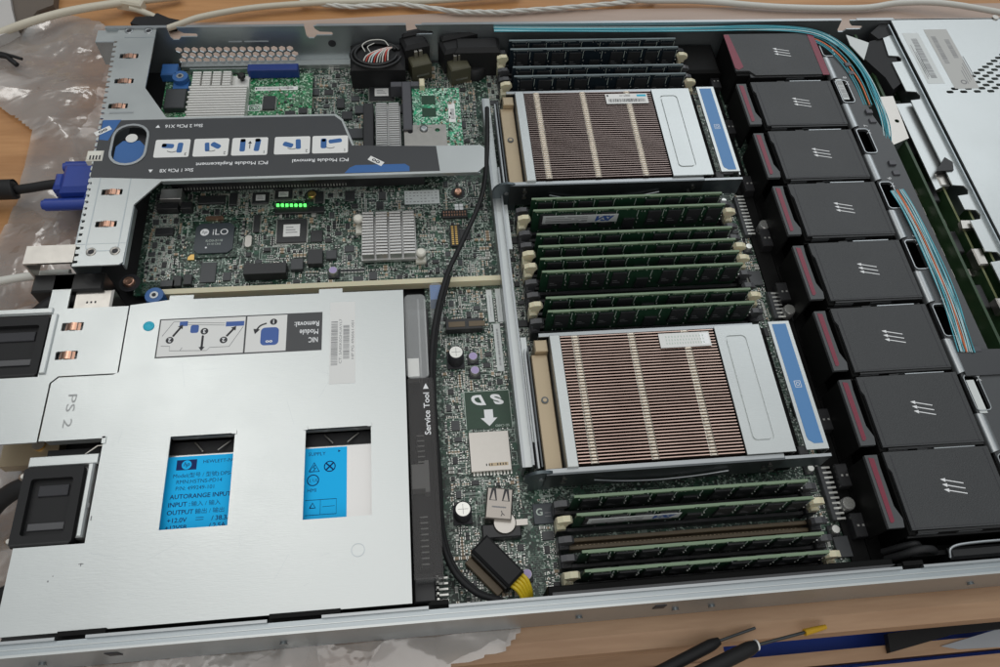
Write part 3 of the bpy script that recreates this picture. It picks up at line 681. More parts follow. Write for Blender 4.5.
# memory slots are parts of the board
DX0 = 303.1; DL = 133.35; PT = 9.927
rowsG = [417.5 - PT * i for i in range(5)], [259.41 - PT * i for i in range(10)], [51.8 - PT * i for i in range(5)]
beige = {(0, 1), (0, 4), (1, 1), (1, 4), (1, 5), (1, 8), (2, 1), (2, 4)}
filled = {0: (0, 1, 3, 4), 1: (0, 1, 3, 4, 5, 6, 8, 9), 2: (0, 1, 3, 4)}
occ(296, 445, 368, 424); occ(296, 445, 160, 275); occ(296, 445, 4, 62); occ(284, 458, 62, 157); occ(284, 458, 272, 366)
for g, rows in enumerate(rowsG):
    for i, y in enumerate(rows):
        bm = 'slot' if i in filled[g] else ('slot_brown' if g == 2 else 'slot')
        c = MB(bm); c.box(DX0 - 3, DX0 + DL + 3, y - 3.2, y - .95, 8, 15.5, c=.3); c.box(DX0 - 3, DX0 + DL + 3, y + .95, y + 3.2, 8, 15.5, c=.3); c.box(DX0 - 3, DX0 + DL + 3, y - .95, y + .95, 8, 10)
        for x_ in range(54):
            if i not in filled[g]: c.box(DX0 + 2 + x_ * 2.4, DX0 + 2.8 + x_ * 2.4, y - .95, y - .5, 10, 14.2, 'tan')
        sl_ = c.build('memory_slot', mbd); lm = 'beige' if (g, i) in beige else 'latch_dark'
        for s_ in (0, 1):
            c = MB('slot'); xe = DX0 - 3 if s_ == 0 else DX0 + DL + 3; sg = -1 if s_ == 0 else 1
            X0, X1 = sorted((xe, xe + sg * 6)); c.box(X0, X1, y - 3.8, y + 3.8, 8, 19, c=.4); c.build('slot_end', sl_)
            c = MB(lm)
            up = i in filled[g]
            xa = xe + sg * (1 if up else 5)
            pr = [(xe + sg * 5, 12), (xe + sg * 1.5, 12), (xe + sg * -.2, 26 if up else 20), (xe + sg * -2.0, 29), (xe + sg * -.5, 31.5), (xe + sg * 3.5, 31.5), (xe + sg * 6.6, 30), (xe + sg * 6.8, 28), (xe + sg * 4.6, 26)]
            if lm == 'latch_dark' : pr = [(a_, 12 + (b__ - 12) * .78) for a_, b__ in pr]
            T0 = c.T; c.T = YW; c.prism(pr, y - 1.7, y + 1.7); c.T = T0; zt_ = 24 if up and lm == 'beige' else 19.5; xa_, xb_ = sorted((xe + sg * 1.2, xe + sg * 6.2)); c.box(xa_, xb_, y - 3.3, y + 3.3, 14, zt_, c=1.2); c.build('latch', sl_)

c = MB('duct'); c.box(284, 474, .8, 7.5, 1, 30, c=.5); c.box(286, 474, 2, 4, 30, 31, 'latch_dark'); c.build('edge_baffle', mbd); occ(284, 474, 0, 9)
c = MB('duct'); c.box(462.5, 473.5, 9, 425, 8.1, 9.6); c.build('dark_strip', mbd); occ(462, 475, 9, 425)
# scattered surface-mount parts
small = MB('cap_tan'); indiv = []
def smd(c, x, y, w, h, ht, kind, rot):
    if kind == 'r': c.box(x + (.3 if not rot else 0), x + w - (.3 if not rot else 0), y + (.3 if rot else 0), y + h - (.3 if rot else 0), 8, 8 + ht, 'chip')
    elif kind == 'c': c.box(x + (.35 if not rot else 0), x + w - (.35 if not rot else 0), y + (.35 if rot else 0), y + h - (.35 if rot else 0), 8, 8 + ht, 'cap_tan')
    else: c.box(x + (.35 if not rot else 0), x + w - (.35 if not rot else 0), y + (.35 if rot else 0), y + h - (.35 if rot else 0), 8, 8 + ht, 'cap_grey')
    if not rot: c.box(x, x + .38, y, y + h, 8, 8.05 + ht, 'pin'); c.box(x + w - .38, x + w, y, y + h, 8, 8.05 + ht, 'pin')
    else: c.box(x, x + w, y, y + .38, 8, 8.05 + ht, 'pin'); c.box(x, x + w, y + h - .38, y + h, 8, 8.05 + ht, 'pin')
AREAS = [((62, 276, 217, 302), 1.0), ((44, 62, 225, 300), .5), ((145, 276, 316, 424), .9), ((236, 278, 6, 208), .9), ((286, 297, 4, 274), .9), ((286, 297, 368, 424), .8), ((441, 462, 9, 424), .7), ((100, 190, 290, 302), .8)]
silk = MB('silk'); nch = 0
def inarea(x, y):
    for (a, b_, c_, d), w in AREAS:
        if a <= x <= b_ and c_ <= y <= d: return w
    return 0
for _ in range(1500):                                           # medium parts first
    (a, b_, c_, d), w = rnd.choice(AREAS); x, y = rnd.uniform(a, b_), rnd.uniform(c_, d)
    k = rnd.random()
    ww, hh = rnd.choice(((3, 4.4), (4.4, 3), (2.2, 2.6), (5, 6.5), (6.5, 5), (3.6, 3.6), (2, 3)))
    if x + ww > b_ or y + hh > d or not occ(x, x + ww, y, y + hh, True, .8): continue
    if nch < 98:
        nch += 1; cc = MB('chip' if k < .6 else 'chip_grey'); cc.box(x, x + ww, y, y + hh, 8.05, 8 + rnd.uniform(.9, 1.8), c=.2)
        n = max(2, int(hh / 1.1))
        for i in range(n): yy = y + (i + .5) * hh / n; cc.box(x - .7, x, yy - .22, yy + .22, 8, 8.4, 'pin'); cc.box(x + ww, x + ww + .7, yy - .22, yy + .22, 8, 8.4, 'pin')
        cc.build('small_chip', mbd)
    else:
        small.box(x, x + ww, y, y + hh, 8.05, 8 + rnd.uniform(.9, 1.8), rnd.choice(('chip', 'chip', 'chip_grey')), c=.2)
        n = max(2, int(hh / 1.1))
        for i in range(n): yy = y + (i + .5) * hh / n; small.box(x - .7, x, yy - .22, yy + .22, 8, 8.4, 'pin'); small.box(x + ww, x + ww + .7, yy - .22, yy + .22, 8, 8.4, 'pin')
    silk.box(x - 1.1, x + ww + 1.1, y - .5, y - .3, 8.02, 8.06); silk.box(x - 1.1, x + ww + 1.1, y + hh + .3, y + hh + .5, 8.02, 8.06)
ncap = 0
for _ in range(9000):                                           # rows and banks of passives
    (a, b_, c_, d), w = rnd.choice(AREAS); x, y = rnd.uniform(a, b_), rnd.uniform(c_, d); rot = rnd.random() < .5
    kind = rnd.choice('rrccg'); ww, hh = rnd.choice(((1.7, .9), (2.1, 1.2), (1.2, .7), (3.2, 1.7)));
    if rot: ww, hh = hh, ww
    n = rnd.choice((1, 2, 3, 4, 6, 8)); dx, dy = rnd.choice(((1, 0), (0, 1))); ht = min(ww, hh) * .6
    for i in range(n):
        X, Y = x + dx * i * (ww + .6), y + dy * i * (hh + .6)
        if X + ww > b_ or Y + hh > d or not occ(X, X + ww, Y, Y + hh, True, 0): continue
        big = max(ww, hh) > 3 and ncap < 90
        if big: ncap += 1; cc = MB('cap_tan'); smd(cc, X, Y, ww, hh, ht, kind, rot); cc.build('chip_capacitor', mbd)
        else: smd(small, X, Y, ww, hh, ht, kind, rot)
for _ in range(700):
    (a, b_, c_, d), w = rnd.choice(AREAS); x, y = rnd.uniform(a, b_ - 4), rnd.uniform(c_, d - 4); ww, hh = rnd.uniform(4, 14), rnd.uniform(3, 11)
    if x + ww > b_ or y + hh > d: continue
    for sgm in ((x, x + ww, y, y + .22), (x, x + ww, y + hh, y + hh + .22), (x, x + .22, y, y + hh), (x + ww, x + ww + .22, y, y + hh)): silk.box(*sgm, 8.02, 8.06)
for _ in range(9000):                                          # test pads, vias and tiny printed marks
    (a, b_, c_, d), w = rnd.choice(AREAS); x, y = rnd.uniform(a, b_ - 1), rnd.uniform(c_, d - 1); k = rnd.random()
    if k < .55: q_ = rnd.uniform(.35, .8); silk.box(x, x + q_, y, y + q_, 8.02, 8.05, 'pin')
    elif k < .8: silk.box(x, x + rnd.uniform(.8, 2.2), y, y + .25, 8.02, 8.05)
    else: silk.box(x, x + .25, y, y + rnd.uniform(.8, 2.2), 8.02, 8.05)
for _ in range(260):                                           # bundles of traces
    (a, b_, c_, d), w = rnd.choice(AREAS); x, y = rnd.uniform(a, b_ - 12), rnd.uniform(c_, d - 12); n_ = rnd.randint(3, 8); L_ = rnd.uniform(5, 12); hz = rnd.random() < .5
    for q_ in range(n_):
        if hz: silk.box(x, min(b_, x + L_), y + q_ * .7, y + q_ * .7 + .22, 8.006, 8.016, 'trace')
        else: silk.box(x + q_ * .7, x + q_ * .7 + .22, y, min(d, y + L_), 8.006, 8.016, 'trace')
tag(small.build('small_components', mbd), kind='stuff'); silk.build('printed_outlines', mbd)

# ------------------------------------------------------------------ memory modules
def make_dimm(x, y, g, label, dark, sticker=False):
    r = thing('memory_module', label, 'memory module', (x, y, 10), g)
    pm, em = ('dimm_blue', 'dimm_edge_dark') if dark else ('dimm_green', 'dimm_edge')
    c = MB(pm); c.box(x, x + DL, y - .65, y + .65, 10, 37.6, pm, em); c.box(x + .2, x + DL - .2, y - .70, y + .70, 37.3, 38, em)
    for k in range(10):
        xx = x + 1 + k * 13.2 + rnd.uniform(0, 3); c.box(xx, xx + 11, y - 1.0, y - .70, 36.6, 38.15 + (k % 2) * .25, em)
    for k in range(60):
        xx = x + 3 + k * 2.12
        if rnd.random() < .75: zz = rnd.choice((13.5, 15.5, 33.5, 35.5, 36)); c.box(xx, xx + .5, y - .95, y - .65, zz, zz + 1.0, 'pin' if dark or rnd.random() < .4 else 'silk')
    c.build('circuit_board', r)
    for s_ in (-1, 1):
        for k in range(9):
            xx = x + 6 + k * 14.0 + (4 if k > 4 else 0) - (1 if k < 4 else 0); c = MB('chip'); ya, yb = sorted((y + s_ * .66, y + s_ * 1.75))
            if k == 4: c.box(xx + 2, xx + 10, ya, yb, 17, 27)
            else: c.box(xx, xx + 9.4 , ya, yb, 20, 34.5)
            if s_ < 0 and k != 4: c.box(xx + 1, xx + 4, ya - .03, ya, 26, 26.5, 'ink_grey'); c.box(xx + 1, xx + 6, ya - .03, ya, 24, 24.5, 'ink_grey')
            if s_ < 0: c.box(xx + 10.6, xx + 10.9, ya + .55, ya + 1.05, 29, 35.5, 'silk'); c.box(xx + 11.4, xx + 12.2, ya + .55, ya + 1.05, 22, 22.8, 'pin'); c.box(xx + 11.4, xx + 12.2, ya + .55, ya + 1.05, 26, 26.8, 'pin')
            c.build('memory_chip', r)
    if dark:
        for xx in (x + 3.4, x + DL - 5):
            c = MB('steel'); 
            for q in range(6): c.box(xx, xx + 1.0, y - 1.1, y - .66, 14 + q * 3.6, 15.6 + q * 3.6)
            c.build('end_clip', r)
    if sticker:
        c = MB('paper_cool'); yy = y - 2.1; c.box(x + 7, x + 59, yy, yy + .3, 25.5, 33.5)
        T = Matrix.Translation((0, yy - .04, 0)) @ Matrix(((1, 0, 0, 0), (0, 0, 1, 0), (0, 1, 0, 0), (0, 0, 0, 1)))
        T = Matrix(((1, 0, 0, 0), (0, 0, -1, yy - .04), (0, 1, 0, 0), (0, 0, 0, 1)))
        text(c, 'VSI', x + 50, 29.5, 0, w=13, h=5, m='ink_blue', T=T, bold=.5, shear=.5)
        for k in range(3): c.box(x + 9, x + 22 + 5 * k, yy - .03, yy, 31.6 - k * 1.9, 32.2 - k * 1.9, 'ink_grey'); c.box(x + 24 + 5 * k, x + 38, yy - .03, yy, 31.6 - k * 1.9, 32.2 - k * 1.9, 'ink_grey')
        c.box(x + 9, x + 38, yy - .03, yy, 26.6, 27.4, 'ink_grey'); c.build('sticker', r)
    return r
GA, GB, GC = 'dark memory modules behind the far processor heat sink', 'green memory modules between the two heat sinks', 'green memory modules along the near rail'
p1 = make_dimm(DX0, rowsG[0][0], GA, 'dark memory module closest to the far rail', True)
for i, lb in ((1, 'dark memory module held by a cream latch, second from the far rail'), (3, 'dark memory module third from the far rail, beyond an empty slot gap'), (4, 'dark memory module directly behind the far heat sink')): dup(p1, (DX0, rowsG[0][i], 10), lb)
p2 = make_dimm(DX0, rowsG[1][0], GB, 'green memory module right in front of the far heat sink', False)
make_dimm(DX0, rowsG[1][1], GB, 'green memory module with a white sticker and blue letters, in full view', False, True)
names = {3: 'green memory module just in front of the empty slot below the stickered one', 4: 'fourth green memory module counted from the far heat sink', 5: 'fifth green memory module counted from the far heat sink', 6: 'sixth green memory module from the far heat sink, its chip face open to view',
         8: 'green memory module second from the near heat sink', 9: 'green memory module directly behind the near heat sink'}
for i, lb in names.items(): dup(p2, (DX0, rowsG[1][i], 10), lb)
dup(p2, (DX0, rowsG[2][0], 10), 'green memory module right in front of the near heat sink')['group'] = GC
make_dimm(DX0, rowsG[2][1], GC, 'green memory module with a grey sticker, just behind the brown empty slot', False, True)
dup(p2, (DX0, rowsG[2][3], 10), 'green memory module just in front of the brown empty slot')['group'] = GC
dup(p2, (DX0, rowsG[2][4], 10), 'green memory module closest to the near rail')['group'] = GC

# ------------------------------------------------------------------ processor heat sinks
def cpu_sink(y0, y1, label, far):
    r = thing('processor_heat_sink', label, 'heat sink', (302, y0, 10), 'processor heat sinks with copper fins')
    c = MB('tan'); c.box(302, 440, y0 + 2, y1 - 2, 10, 14); c.build('base', r)
    c = MB('zinc'); c.box(302, 308.4, y0 - 1, y1 + .5, 20, 37.2, c=.3); c.build('side_plate', r)
    n = 42; ph = (y1 - y0) / n
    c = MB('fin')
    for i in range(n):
        yy = y0 + (i + .5) * ph; c.box(308.6, 405, yy - .16, yy + .16, 14, 36.3); c.box(308.6, 405, yy - .18, yy + (.42 if not far else .34), 36.3, 36.55, 'fin_top_dark' if far else 'fin_top_reflect')
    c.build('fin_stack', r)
    for xa in (315.5, 350.5, 384.5):
        c = MB('fin_rib')
        for i in range(n):
            yy = y0 + (i + .5) * ph; c.add([(xa, yy - .8, 36.6), (xa + 4.6, yy - .8, 36.6), (xa + 4.6, yy + .7, 36.6), (xa, yy + .7, 36.6), (xa + 1, yy - .5, 37.2), (xa + 3.6, yy - .5, 37.2), (xa + 3.6, yy + .2, 37.2), (xa + 1, yy + .2, 37.2)],
                [(0, 1, 5, 4), (1, 2, 6, 5), (2, 3, 7, 6), (3, 0, 4, 7), (4, 5, 6, 7)])
        c.build('fin_lock', r)
    for xa in (335, 368): 
        c = MB('copper'); c.cyl(y0 + (y1 - y0) * .5, 16.5, xa - 12, xa + 12, 1.2, axis='x'); 
    c = MB('zinc'); c.plate(rect(406, 435, y0 - .5, y1 + 1), [], 35.6, 36.4); c.plate(rect(406, 435, y0 - .5, y1 + 1), [rrect(411, 424.5, y0 + 7, y1 - 6, 3)], 36.4, 37.0); c.plate(rrect(412, 423.5, y0 + 8, y1 - 7, 2.6), [], 36.4, 37.1)
    c.box(434, 435, y0 - .5, y1 + 1, 20, 35.6); c.build('cover_plate', r)
    # frame and latch
    fr = MB('bracket'); fr.box(409, 441, y0 - 2, y1 + 2, 8.6, 30, 'duct'); fr.box(290, 428, y0 - 4.5, y0 - 3.3, 15, 35.4); fr.box(290, 428, y0 - 3.3, y0 - .8, 33.8, 35.2, 'steel'); fr.box(428.2, 456, y0 - 4.2, y0 - 3.0, 20, 34.5, 'ear'); fr.box(428.2, 456, y0 - 4.2, y0 - 2.4, 34.5, 35.2, 'steel')
    fr.box(296, 432, y1 + 2, y1 + 3, 10, 34); fr.box(296, 432, y1 + .8, y1 + 3.2, 34, 35, 'steel')
    f_ = fr.build('retention_frame', r)
    c = MB('ear'); c.cyl(288, 27, y0 - 3.6, y0 - 1.8, 10, axis='y', n=32); c.box(281.5, 295, y0 - 3.4, y0 - 1.9, 8, 26); c.build('round_ear', r)
    c = MB('steel'); c.cyl(288, 27, y0 - 4.1, y0 - 3.6, 1.5, axis='y', n=16); c.build('rivet', r)
    for (xx, zz) in ((300.5, 30), (300.5, 24), (421, 29), (419, 24), (425, 20)):
        c = MB('nickel'); c.cyl(xx, zz, y0 - 5.6, y0 - 4.5, 1.6, r2=1.1, axis='y', n=16); c.build('rivet', r)
    c = MB('steel'); c.tube([(318, y0 - 5.6, 26), (335, y0 - 5.8, 21.5), (356, y0 - 5.9, 19.5), (378, y0 - 5.8, 21.5), (397, y0 - 5.6, 26)], .7); c.build('spring_wire', r)
    c = MB('tan'); c.box(290.5, 300.8, y0 + 1, y1 - 8, 12, 29, c=.6); c.cyl(295.5, y0 + 44, 29, 29.6, 2.2, 'bracket', n=18); c.cyl(295.5, y0 + 44, 29.6, 29.8, 1.2, 'tan', n=18); c.box(293, 301, y1 - 8, y1, 10, 33, 'tan', c=.5); c.build('mounting_bar', r)
    c = MB('steel'); c.box(286.6, 287.6, y0 + 2, y1 - 4, 20, 30); c.box(288.4, 289.2, y0 + 2, y1 - 4, 18, 32, 'bracket'); c.build('guide_rail', r)
    lv = MB('zinc'); 
    Tm = None
    lv.plate(rect(441.5, 455, y0 + (2 if far else 0), y1 + 2.5), [], 35.4, 36.8); lv.box(454.4, 455.4, y0, y1 + 2, 28, 35.4)
    l_ = lv.build('latch_lever', r)
    c = MB('label_blue'); c.prism([(444, y0 + 6), (447, y0 + 3.5), (452.6, y0 + 3.5), (452.6, y1 + .5), (443.6, y1 + .5), (443.6, y0 + 8)], 36.8, 36.95)
    yc = (y0 + y1) / 2 + (3 if far else 0)
    for a in ((446.2, 450.2, yc - 2.2, yc - 1.9), (446.2, 450.2, yc + 1.9, yc + 2.2), (446.2, 446.5, yc - 2, yc + 2), (449.9, 450.2, yc - 2, yc + 2), (447.2, 449.2, yc - 1.1, yc - .8), (447.2, 449.2, yc + .8, yc + 1.1), (447.2, 447.5, yc - 1, yc + 1), (448.9, 449.2, yc - 1, yc + 1)): c.box(*a, 36.95, 37.0, 'white_ink')
    c.build('blue_label', l_)
    c = MB('black'); c.box(437, 443, y0 - 2.5, y0 + 3, 30, 35.6, c=.5); c.build('latch_hook', r)
    st_ = MB('paper'); xs, xe = 369.5, 401.5; ya, yb = (y1 - 14, y1 - 4) if far else (y1 - 12.5, y1 - 2.5)
    st_.box(xs, xe, ya, yb, 37.25, 37.4)
    if far:
        barcode(st_, xs + 2, xe - 2, ya + 1.6, ya + 5, 37.4, 3, 'ink'); st_.box(xe - 8, xe - 1, yb - 3, yb - .8, 37.4, 37.43, 'cyan'); text(st_, 'D7 69890', xs + 15, yb - 2, 37.45, w=8, h=1.6, m='ink'); st_.box(xs + 1, xs + 2.4, yb - 2.6, yb - .8, 37.4, 37.43, 'ink')
    else:
        for k in range(3): text(st_, 'IIIIIIIIIIIIIIII'[:13 + k], xs + 16, yb - 2.6 - k * 2.3, 37.45, w=24, h=1.3, m='silk')
        st_.box(xe - 6, xe - .8, ya + 1.5, yb - 1, 37.4, 37.43, 'foil')
    st_.build('sticker', r)
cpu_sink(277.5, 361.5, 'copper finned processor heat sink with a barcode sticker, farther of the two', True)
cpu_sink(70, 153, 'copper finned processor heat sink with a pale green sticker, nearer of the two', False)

# ------------------------------------------------------------------ fans
fans = thing('fan_duct', 'black plastic fan tray holding the row of eight fans', 'fan tray', (473, 10, 1))
c = MB('duct'); c.box(476, 549, 8, 428, 1, 6)
for k in range(9): yy = 416.5 - 51.1 * k + .2; c.box(484, 548, yy - 1.4, yy + 1.0, 6, 33)
c.build('tray_base', fans)
c = MB('duct'); c.box(549, 551, 8, 428, 1, 36); c.build('tray_wall', fans)
def arrows(c, yc):
    for k in (-1, 0, 1):
        c.T = Matrix.Translation((512, yc + 1.5 - k * 3.0, 0)) @ Matrix.Rotation(-.236, 4, 'Z')
        c.box(1, 12.6, -.28, .28, 40.02, 40.1); c.add([(-.6, 0, 40.12), (2.4, -1.15, 40.12), (2.4, 1.15, 40.12)], [(0, 1, 2)]); c.T = None
def make_fan(y1, label):
    y0 = y1 - 46
    r = thing('cooling_fan', label, 'fan', (486, y0, 6), 'grey topped cooling fans in a row')
    c = MB('duct'); c.box(484, 546, y0 - 1, y1 + .5, 7, 37.6, c=.5)
    c.box(484, 547, y0 - 2.0, y0 - 1, 33, 35, 'black'); c.build('housing', r)
    c = MB('fan_lid'); c.prism([(485, y0 + 1), (547, y0 + .5), (547.4, y1), (483.6, y1), (483.6, y1 - 9), (485, y1 - 12)], 38.2, 40)
    c.box(487, 487.5, y0 + 2, y1 - 2, 40, 40.05, 'ink'); c.box(544.2, 544.7, y0 + 1, y1 - 1, 40, 40.05, 'ink'); c.box(485.4, 546, y0 + 1.6, y0 + 2, 40, 40.05, 'ink'); c.build('lid', r)
    c = MB('black'); c.box(488, 546.5, y0 - .8, y0 + .4, 30, 39.6); c.box(488, 500, y0 - 1.2, y0 - .8, 36, 38.6, 'fan_grey'); c.build('lid_edge', r); c = MB('fan_grey'); c.box(512, 526, y0 - 1.2, y0 - .8, 35, 38.2, 'fan_grey')
    c.build('edge_clip', r); c = MB('black'); c.box(505, 511, y1 + .2, y1 + 1.0, 36, 39.8); c.build('edge_clip', r); c = MB('steel'); c.box(515, 540, y1 + .2, y1 + .8, 38.6, 40.1); c.build('metal_strip', r)
    c = MB('fan_grey'); c.prism([(472.5, y1 - 1), (480, y1 - 1), (479.4, y1 - 8), (479.6, y0 + 15), (482.2, y0 + 8), (481.5, y0 + 3), (472.5, y0 + 3)], 37.2, 39.4)
    c.box(472.7, 474.2, y0 + 3.2, y1 - 1.2, 14, 37.2, 'duct'); h = c.build('handle_tab', r)
    c = MB('maroon'); c.prism([(474.2, y1 - 2.5), (477.4, y1 - 3.2), (477.0, y0 + 7), (475.8, y0 + 5.8), (474.4, y0 + 6)], 39.4, 39.65); c.build('maroon_stripe', h)
    c = MB('white_ink'); yc = (y0 + y1) / 2 - 1
    arrows(c, yc + 1.5); c.build('arrow_marks', r)
    return r
fl_ = ['grey cooling fan second from the far rail', 'third grey cooling fan from the far rail', 'fourth grey cooling fan from the far rail', 'grey cooling fan fifth from the far rail', 'grey cooling fan sixth from the far rail, beside the near heat sink', 'grey cooling fan second from the near rail', 'grey cooling fan closest to the near rail, last of the row']
f2 = make_fan(364.4, fl_[0])
for k in range(1, 7): dup(f2, (486 + rnd.uniform(-.5, .5), 364.4 - 46 - [0, 51, 101.2, 152.5, 203.6, 252.2, 300.2][k], 6), fl_[k]).rotation_euler.z = math.radians(rnd.uniform(-.35, .35))
r = thing('cooling_fan', 'cooling fan cover at the far rail with maroon stripes on both sides', 'fan', (475, 372, 6), 'grey topped cooling fans in a row')
c = MB('duct'); c.box(476, 547, 374, 418, 7, 38); c.box(486, 546, 370.6, 374, 20, 39, 'black'); c.box(515, 529, 370, 370.7, 34, 38, 'fan_grey'); c.build('housing', r)
c = MB('fan_lid'); c.prism([(475.5, 377), (486, 377), (490, 372), (545, 372), (548, 374), (548.5, 419), (476, 419)], 38.2, 40); c.build('lid', r)
c = MB('maroon'); c.prism([(475.2, 418), (479.4, 418), (482.4, 381), (478, 378), (475.4, 380)], 40, 40.25); c.build('maroon_stripe', r)
c = MB('maroon'); c.prism([(544.6, 418), (549.6, 418), (549.4, 371), (544.0, 371)], 40, 40.25); c.build('maroon_stripe', r)
c = MB('white_ink')
arrows(c, 397)
c.build('arrow_marks', r)

# ------------------------------------------------------------------ midplane wall, ribbons, drive backplane, drive cage
mp = thing('midplane_duct', 'dark grey plastic duct wall with silver lip pieces along the fan row', 'duct wall', (553, 10, 1))
c = MB('fan_grey')
c.plate([(552, 8), (577, 8), (577, 300), (571, 330), (566, 420), (552, 420)], [rrect(552.6, 561.4, 416 - 51.2 * k - 22, 416 - 51.2 * k + 1, 2.2) for k in range(8) if 416 - 51.2 * k - 22 > 12], 36.4, 38); c.box(576, 577, 8, 300, 6, 36.4); c.build('wall_top', mp)
c = MB('duct'); c.box(552, 560, 8, 420, 6, 30); c.build('wall_inside', mp)
for k in range(8):
    ya = 416 - 51.2 * k - 24; yb = ya - 25
    if yb < 8: yb = 10
    c = MB('steel'); T = XW
    c.add([(549.6, yb, 34), (549.6, ya, 34), (549.8, yb, 38.2), (549.8, ya, 38.2), (551.2, yb + .5, 39.6), (551.2, ya - .5, 39.6), (553.6, yb + 1, 39.9), (553.6, ya - 1, 39.9), (556.4, yb + 2, 38.4), (556.4, ya - 2, 38.4)], [(0, 1, 3, 2), (2, 3, 5, 4), (4, 5, 7, 6), (6, 7, 9, 8)], None, True); c.build('silver_lip', mp)
    if ya + 25 < 420: c = MB('steel'); c.plate(rrect(552.0, 562.0, ya + 1.4, ya + 25.6, 2.8), [rrect(552.6, 561.4, ya + 2, ya + 25, 2.2)], 38.02, 38.8); c.build('opening_rim', mp)
    for dy in (5, 14): c = MB('slot_grey'); c.box(566, 571, yb + dy, yb + dy + 4, 38, 39 + dy * .06, c=.3); c.build('small_connector', mp)
for k in range(7):
    c = MB('white_ink'); text(c, '%d' % (8 - k), 562, 416 - 51.2 * (k + 1) + 5, 38.06, h=3, rot=90, m='white_ink'); text(c, 'X', 562, 416 - 51.2 * (k + 1) - 1, 38.06, w=3.4, m='white_ink'); c.build('printed_number', mp)
for k in (0, 6):
    ya = 416 - 51.2 * k - 10; c = MB('paper_cool'); c.box(553.5, 558.4, ya - 14 if k else ya - 60, ya + 8 if k else ya - 38, 38.1, 38.3)
    if k == 0: barcode(c, 554, 558, ya - 58, ya - 40, 38.3, 9, along='y')
    c.build('sticker', mp)
c = MB('label_dark'); a, b_ = at(957, 346, 39), at(1000, 372, 39); c.prism([tuple(at(x, y, 39)[:2]) for x, y in ((956, 350), (1000, 349), (1010, 374), (966, 376))], 38.2, 39.4); c.build('tape_patch', mp)

def bundle(name, label, pts, n, w, cols, r=.55, z=None, group=None, jit=.25):
    P = [Vector(q) for q in pts]; mb = MB(cols[0])
    for k in range(n):
        off = (k - (n - 1) / 2) * w; Q = []
        for i, q in enumerate(P):
            d = (P[min(i + 1, len(P) - 1)] - P[max(i - 1, 0)]); d.z = 0; d.normalize(); s_ = Vector((-d.y, d.x, 0))
            Q.append(q + s_ * (off + jit * math.sin(k * 3.7 + i * 1.9) * (.3 + i * .1)) + Vector((0, 0, .35 * math.sin(k * 2.1 + i))))
        mb.tube(Q, r, cols[k % len(cols)], n=6, sub=8)
    return tag(mb.build(name), label, 'cable', group)
w3 = lambda L_, z: [Vector((*at(a, b_, z if not isinstance(z, list) else z[i])[:2], z if not isinstance(z, list) else z[i])) for i, (a, b_) in enumerate(L_)]
bundle('ribbon_cable', 'flat cyan ribbon cable running inside the far rail and curving past the first fan', [(292, 427, 41), (340, 427, 40), (400, 426.6, 39.5), (460, 426, 40), (500, 425, 41), (535, 423, 41), (556, 416, 41), (570, 400, 40.6), (578, 376, 40), (580, 350, 39), (578, 322, 38.5), (573, 300, 37)], 8, .75, ['cable_cyan', 'cable_pale', 'cable_teal', 'cable_cyan', 'cable_teal'], r=.42, jit=.5)  # teal strands put the ribbon's shade into its colour
bundle('ribbon_cable', 'thin teal cable pair inside the curve of the cyan ribbon by the first fan', [(540, 418.5, 39), (556, 408, 39), (566, 390, 38.6), (571, 365, 38.4), (571, 340, 38)], 4, 2.2, ['cable_teal', 'cable_teal', 'cable_orange', 'cable_teal'])
bundle('ribbon_cable', 'cyan and orange ribbon cable on the duct wall ending at dark tape', w3([(897, 190), (908, 208), (922, 235), (938, 270), (950, 300), (960, 330), (967, 352)], 40), 15, .72, ['cable_cyan', 'cable_pale', 'cable_teal', 'cable_pale', 'cable_cyan', 'cable_pale', 'cable_orange', 'cable_orange', 'cable_pale', 'cable_teal', 'cable_pale', 'cable_cyan', 'cable_pale', 'cable_teal', 'cable_cyan'], r=.36, jit=.5)
bp_ = thing('drive_backplane', 'green drive backplane circuit board in the gap before the drive cage', 'circuit board', (590, 10, 1))
c = MB('pcb_olive'); c.box(590, 592, 12, 424, 2, 34); c.box(577.2, 589.8, 12, 424, 2, 6, 'floor_dark'); c.build('board', bp_)
c = MB('pcb_olive'); c.box(579, 616, 120, 380, 18, 20); c.box(603, 604.6, 60, 262, 20, 33, 'pcb_olive', 'olive_edge'); c.box(611, 612.6, 20, 240, 20, 36, 'pcb_olive', 'olive_edge'); c.build('side_board', bp_)
for k in range(7):
    yy = 360 - k * 45; c = MB('slot'); c.box(592.2, 600, yy - 18, yy, 8, 30, c=.6); c.build('drive_connector', bp_)
for k in range(4): c = MB('white_plastic'); yy = 250 - k * 18; c.box(584, 588, yy - 7, yy, 20, 26, c=.4); c.build('small_connector', bp_)
for (x_, y_) in ((596, 225), (592, 207), (600, 190), (585, 262), (594, 232)): c = MB('nickel'); c.box(x_, x_ + 5, y_, y_ + 6, 20, 24 + rnd.random() * 4, c=.5); c.build('metal_clip', bp_)
for k in range(60): c = MB(rnd.choice(('chip', 'cap_grey', 'slot', 'pin', 'cap_tan', 'olive_edge'))); x_, y_ = rnd.uniform(580, 612), rnd.uniform(125, 375); c.box(x_, x_ + rnd.uniform(1.5, 5), y_, y_ + rnd.uniform(1.5, 6), 20, 20.4 + rnd.uniform(.5, 2), c=.2); c.build('small_chip', bp_)
br_ = thing('metal_bracket', 'folded silver sheet metal bracket with one hole beside the backplane', 'bracket', (583, 300, 20))
P4 = [at(x, y, 36) for x, y in ((877, 97), (893, 96), (909, 138), (893, 145))]
c = MB('nickel'); hp = at(897, 121, 36); c.plate([(q.x, q.y) for q in P4], [ngon(hp.x, hp.y, 1.8, 14)], 35.2, 36); 
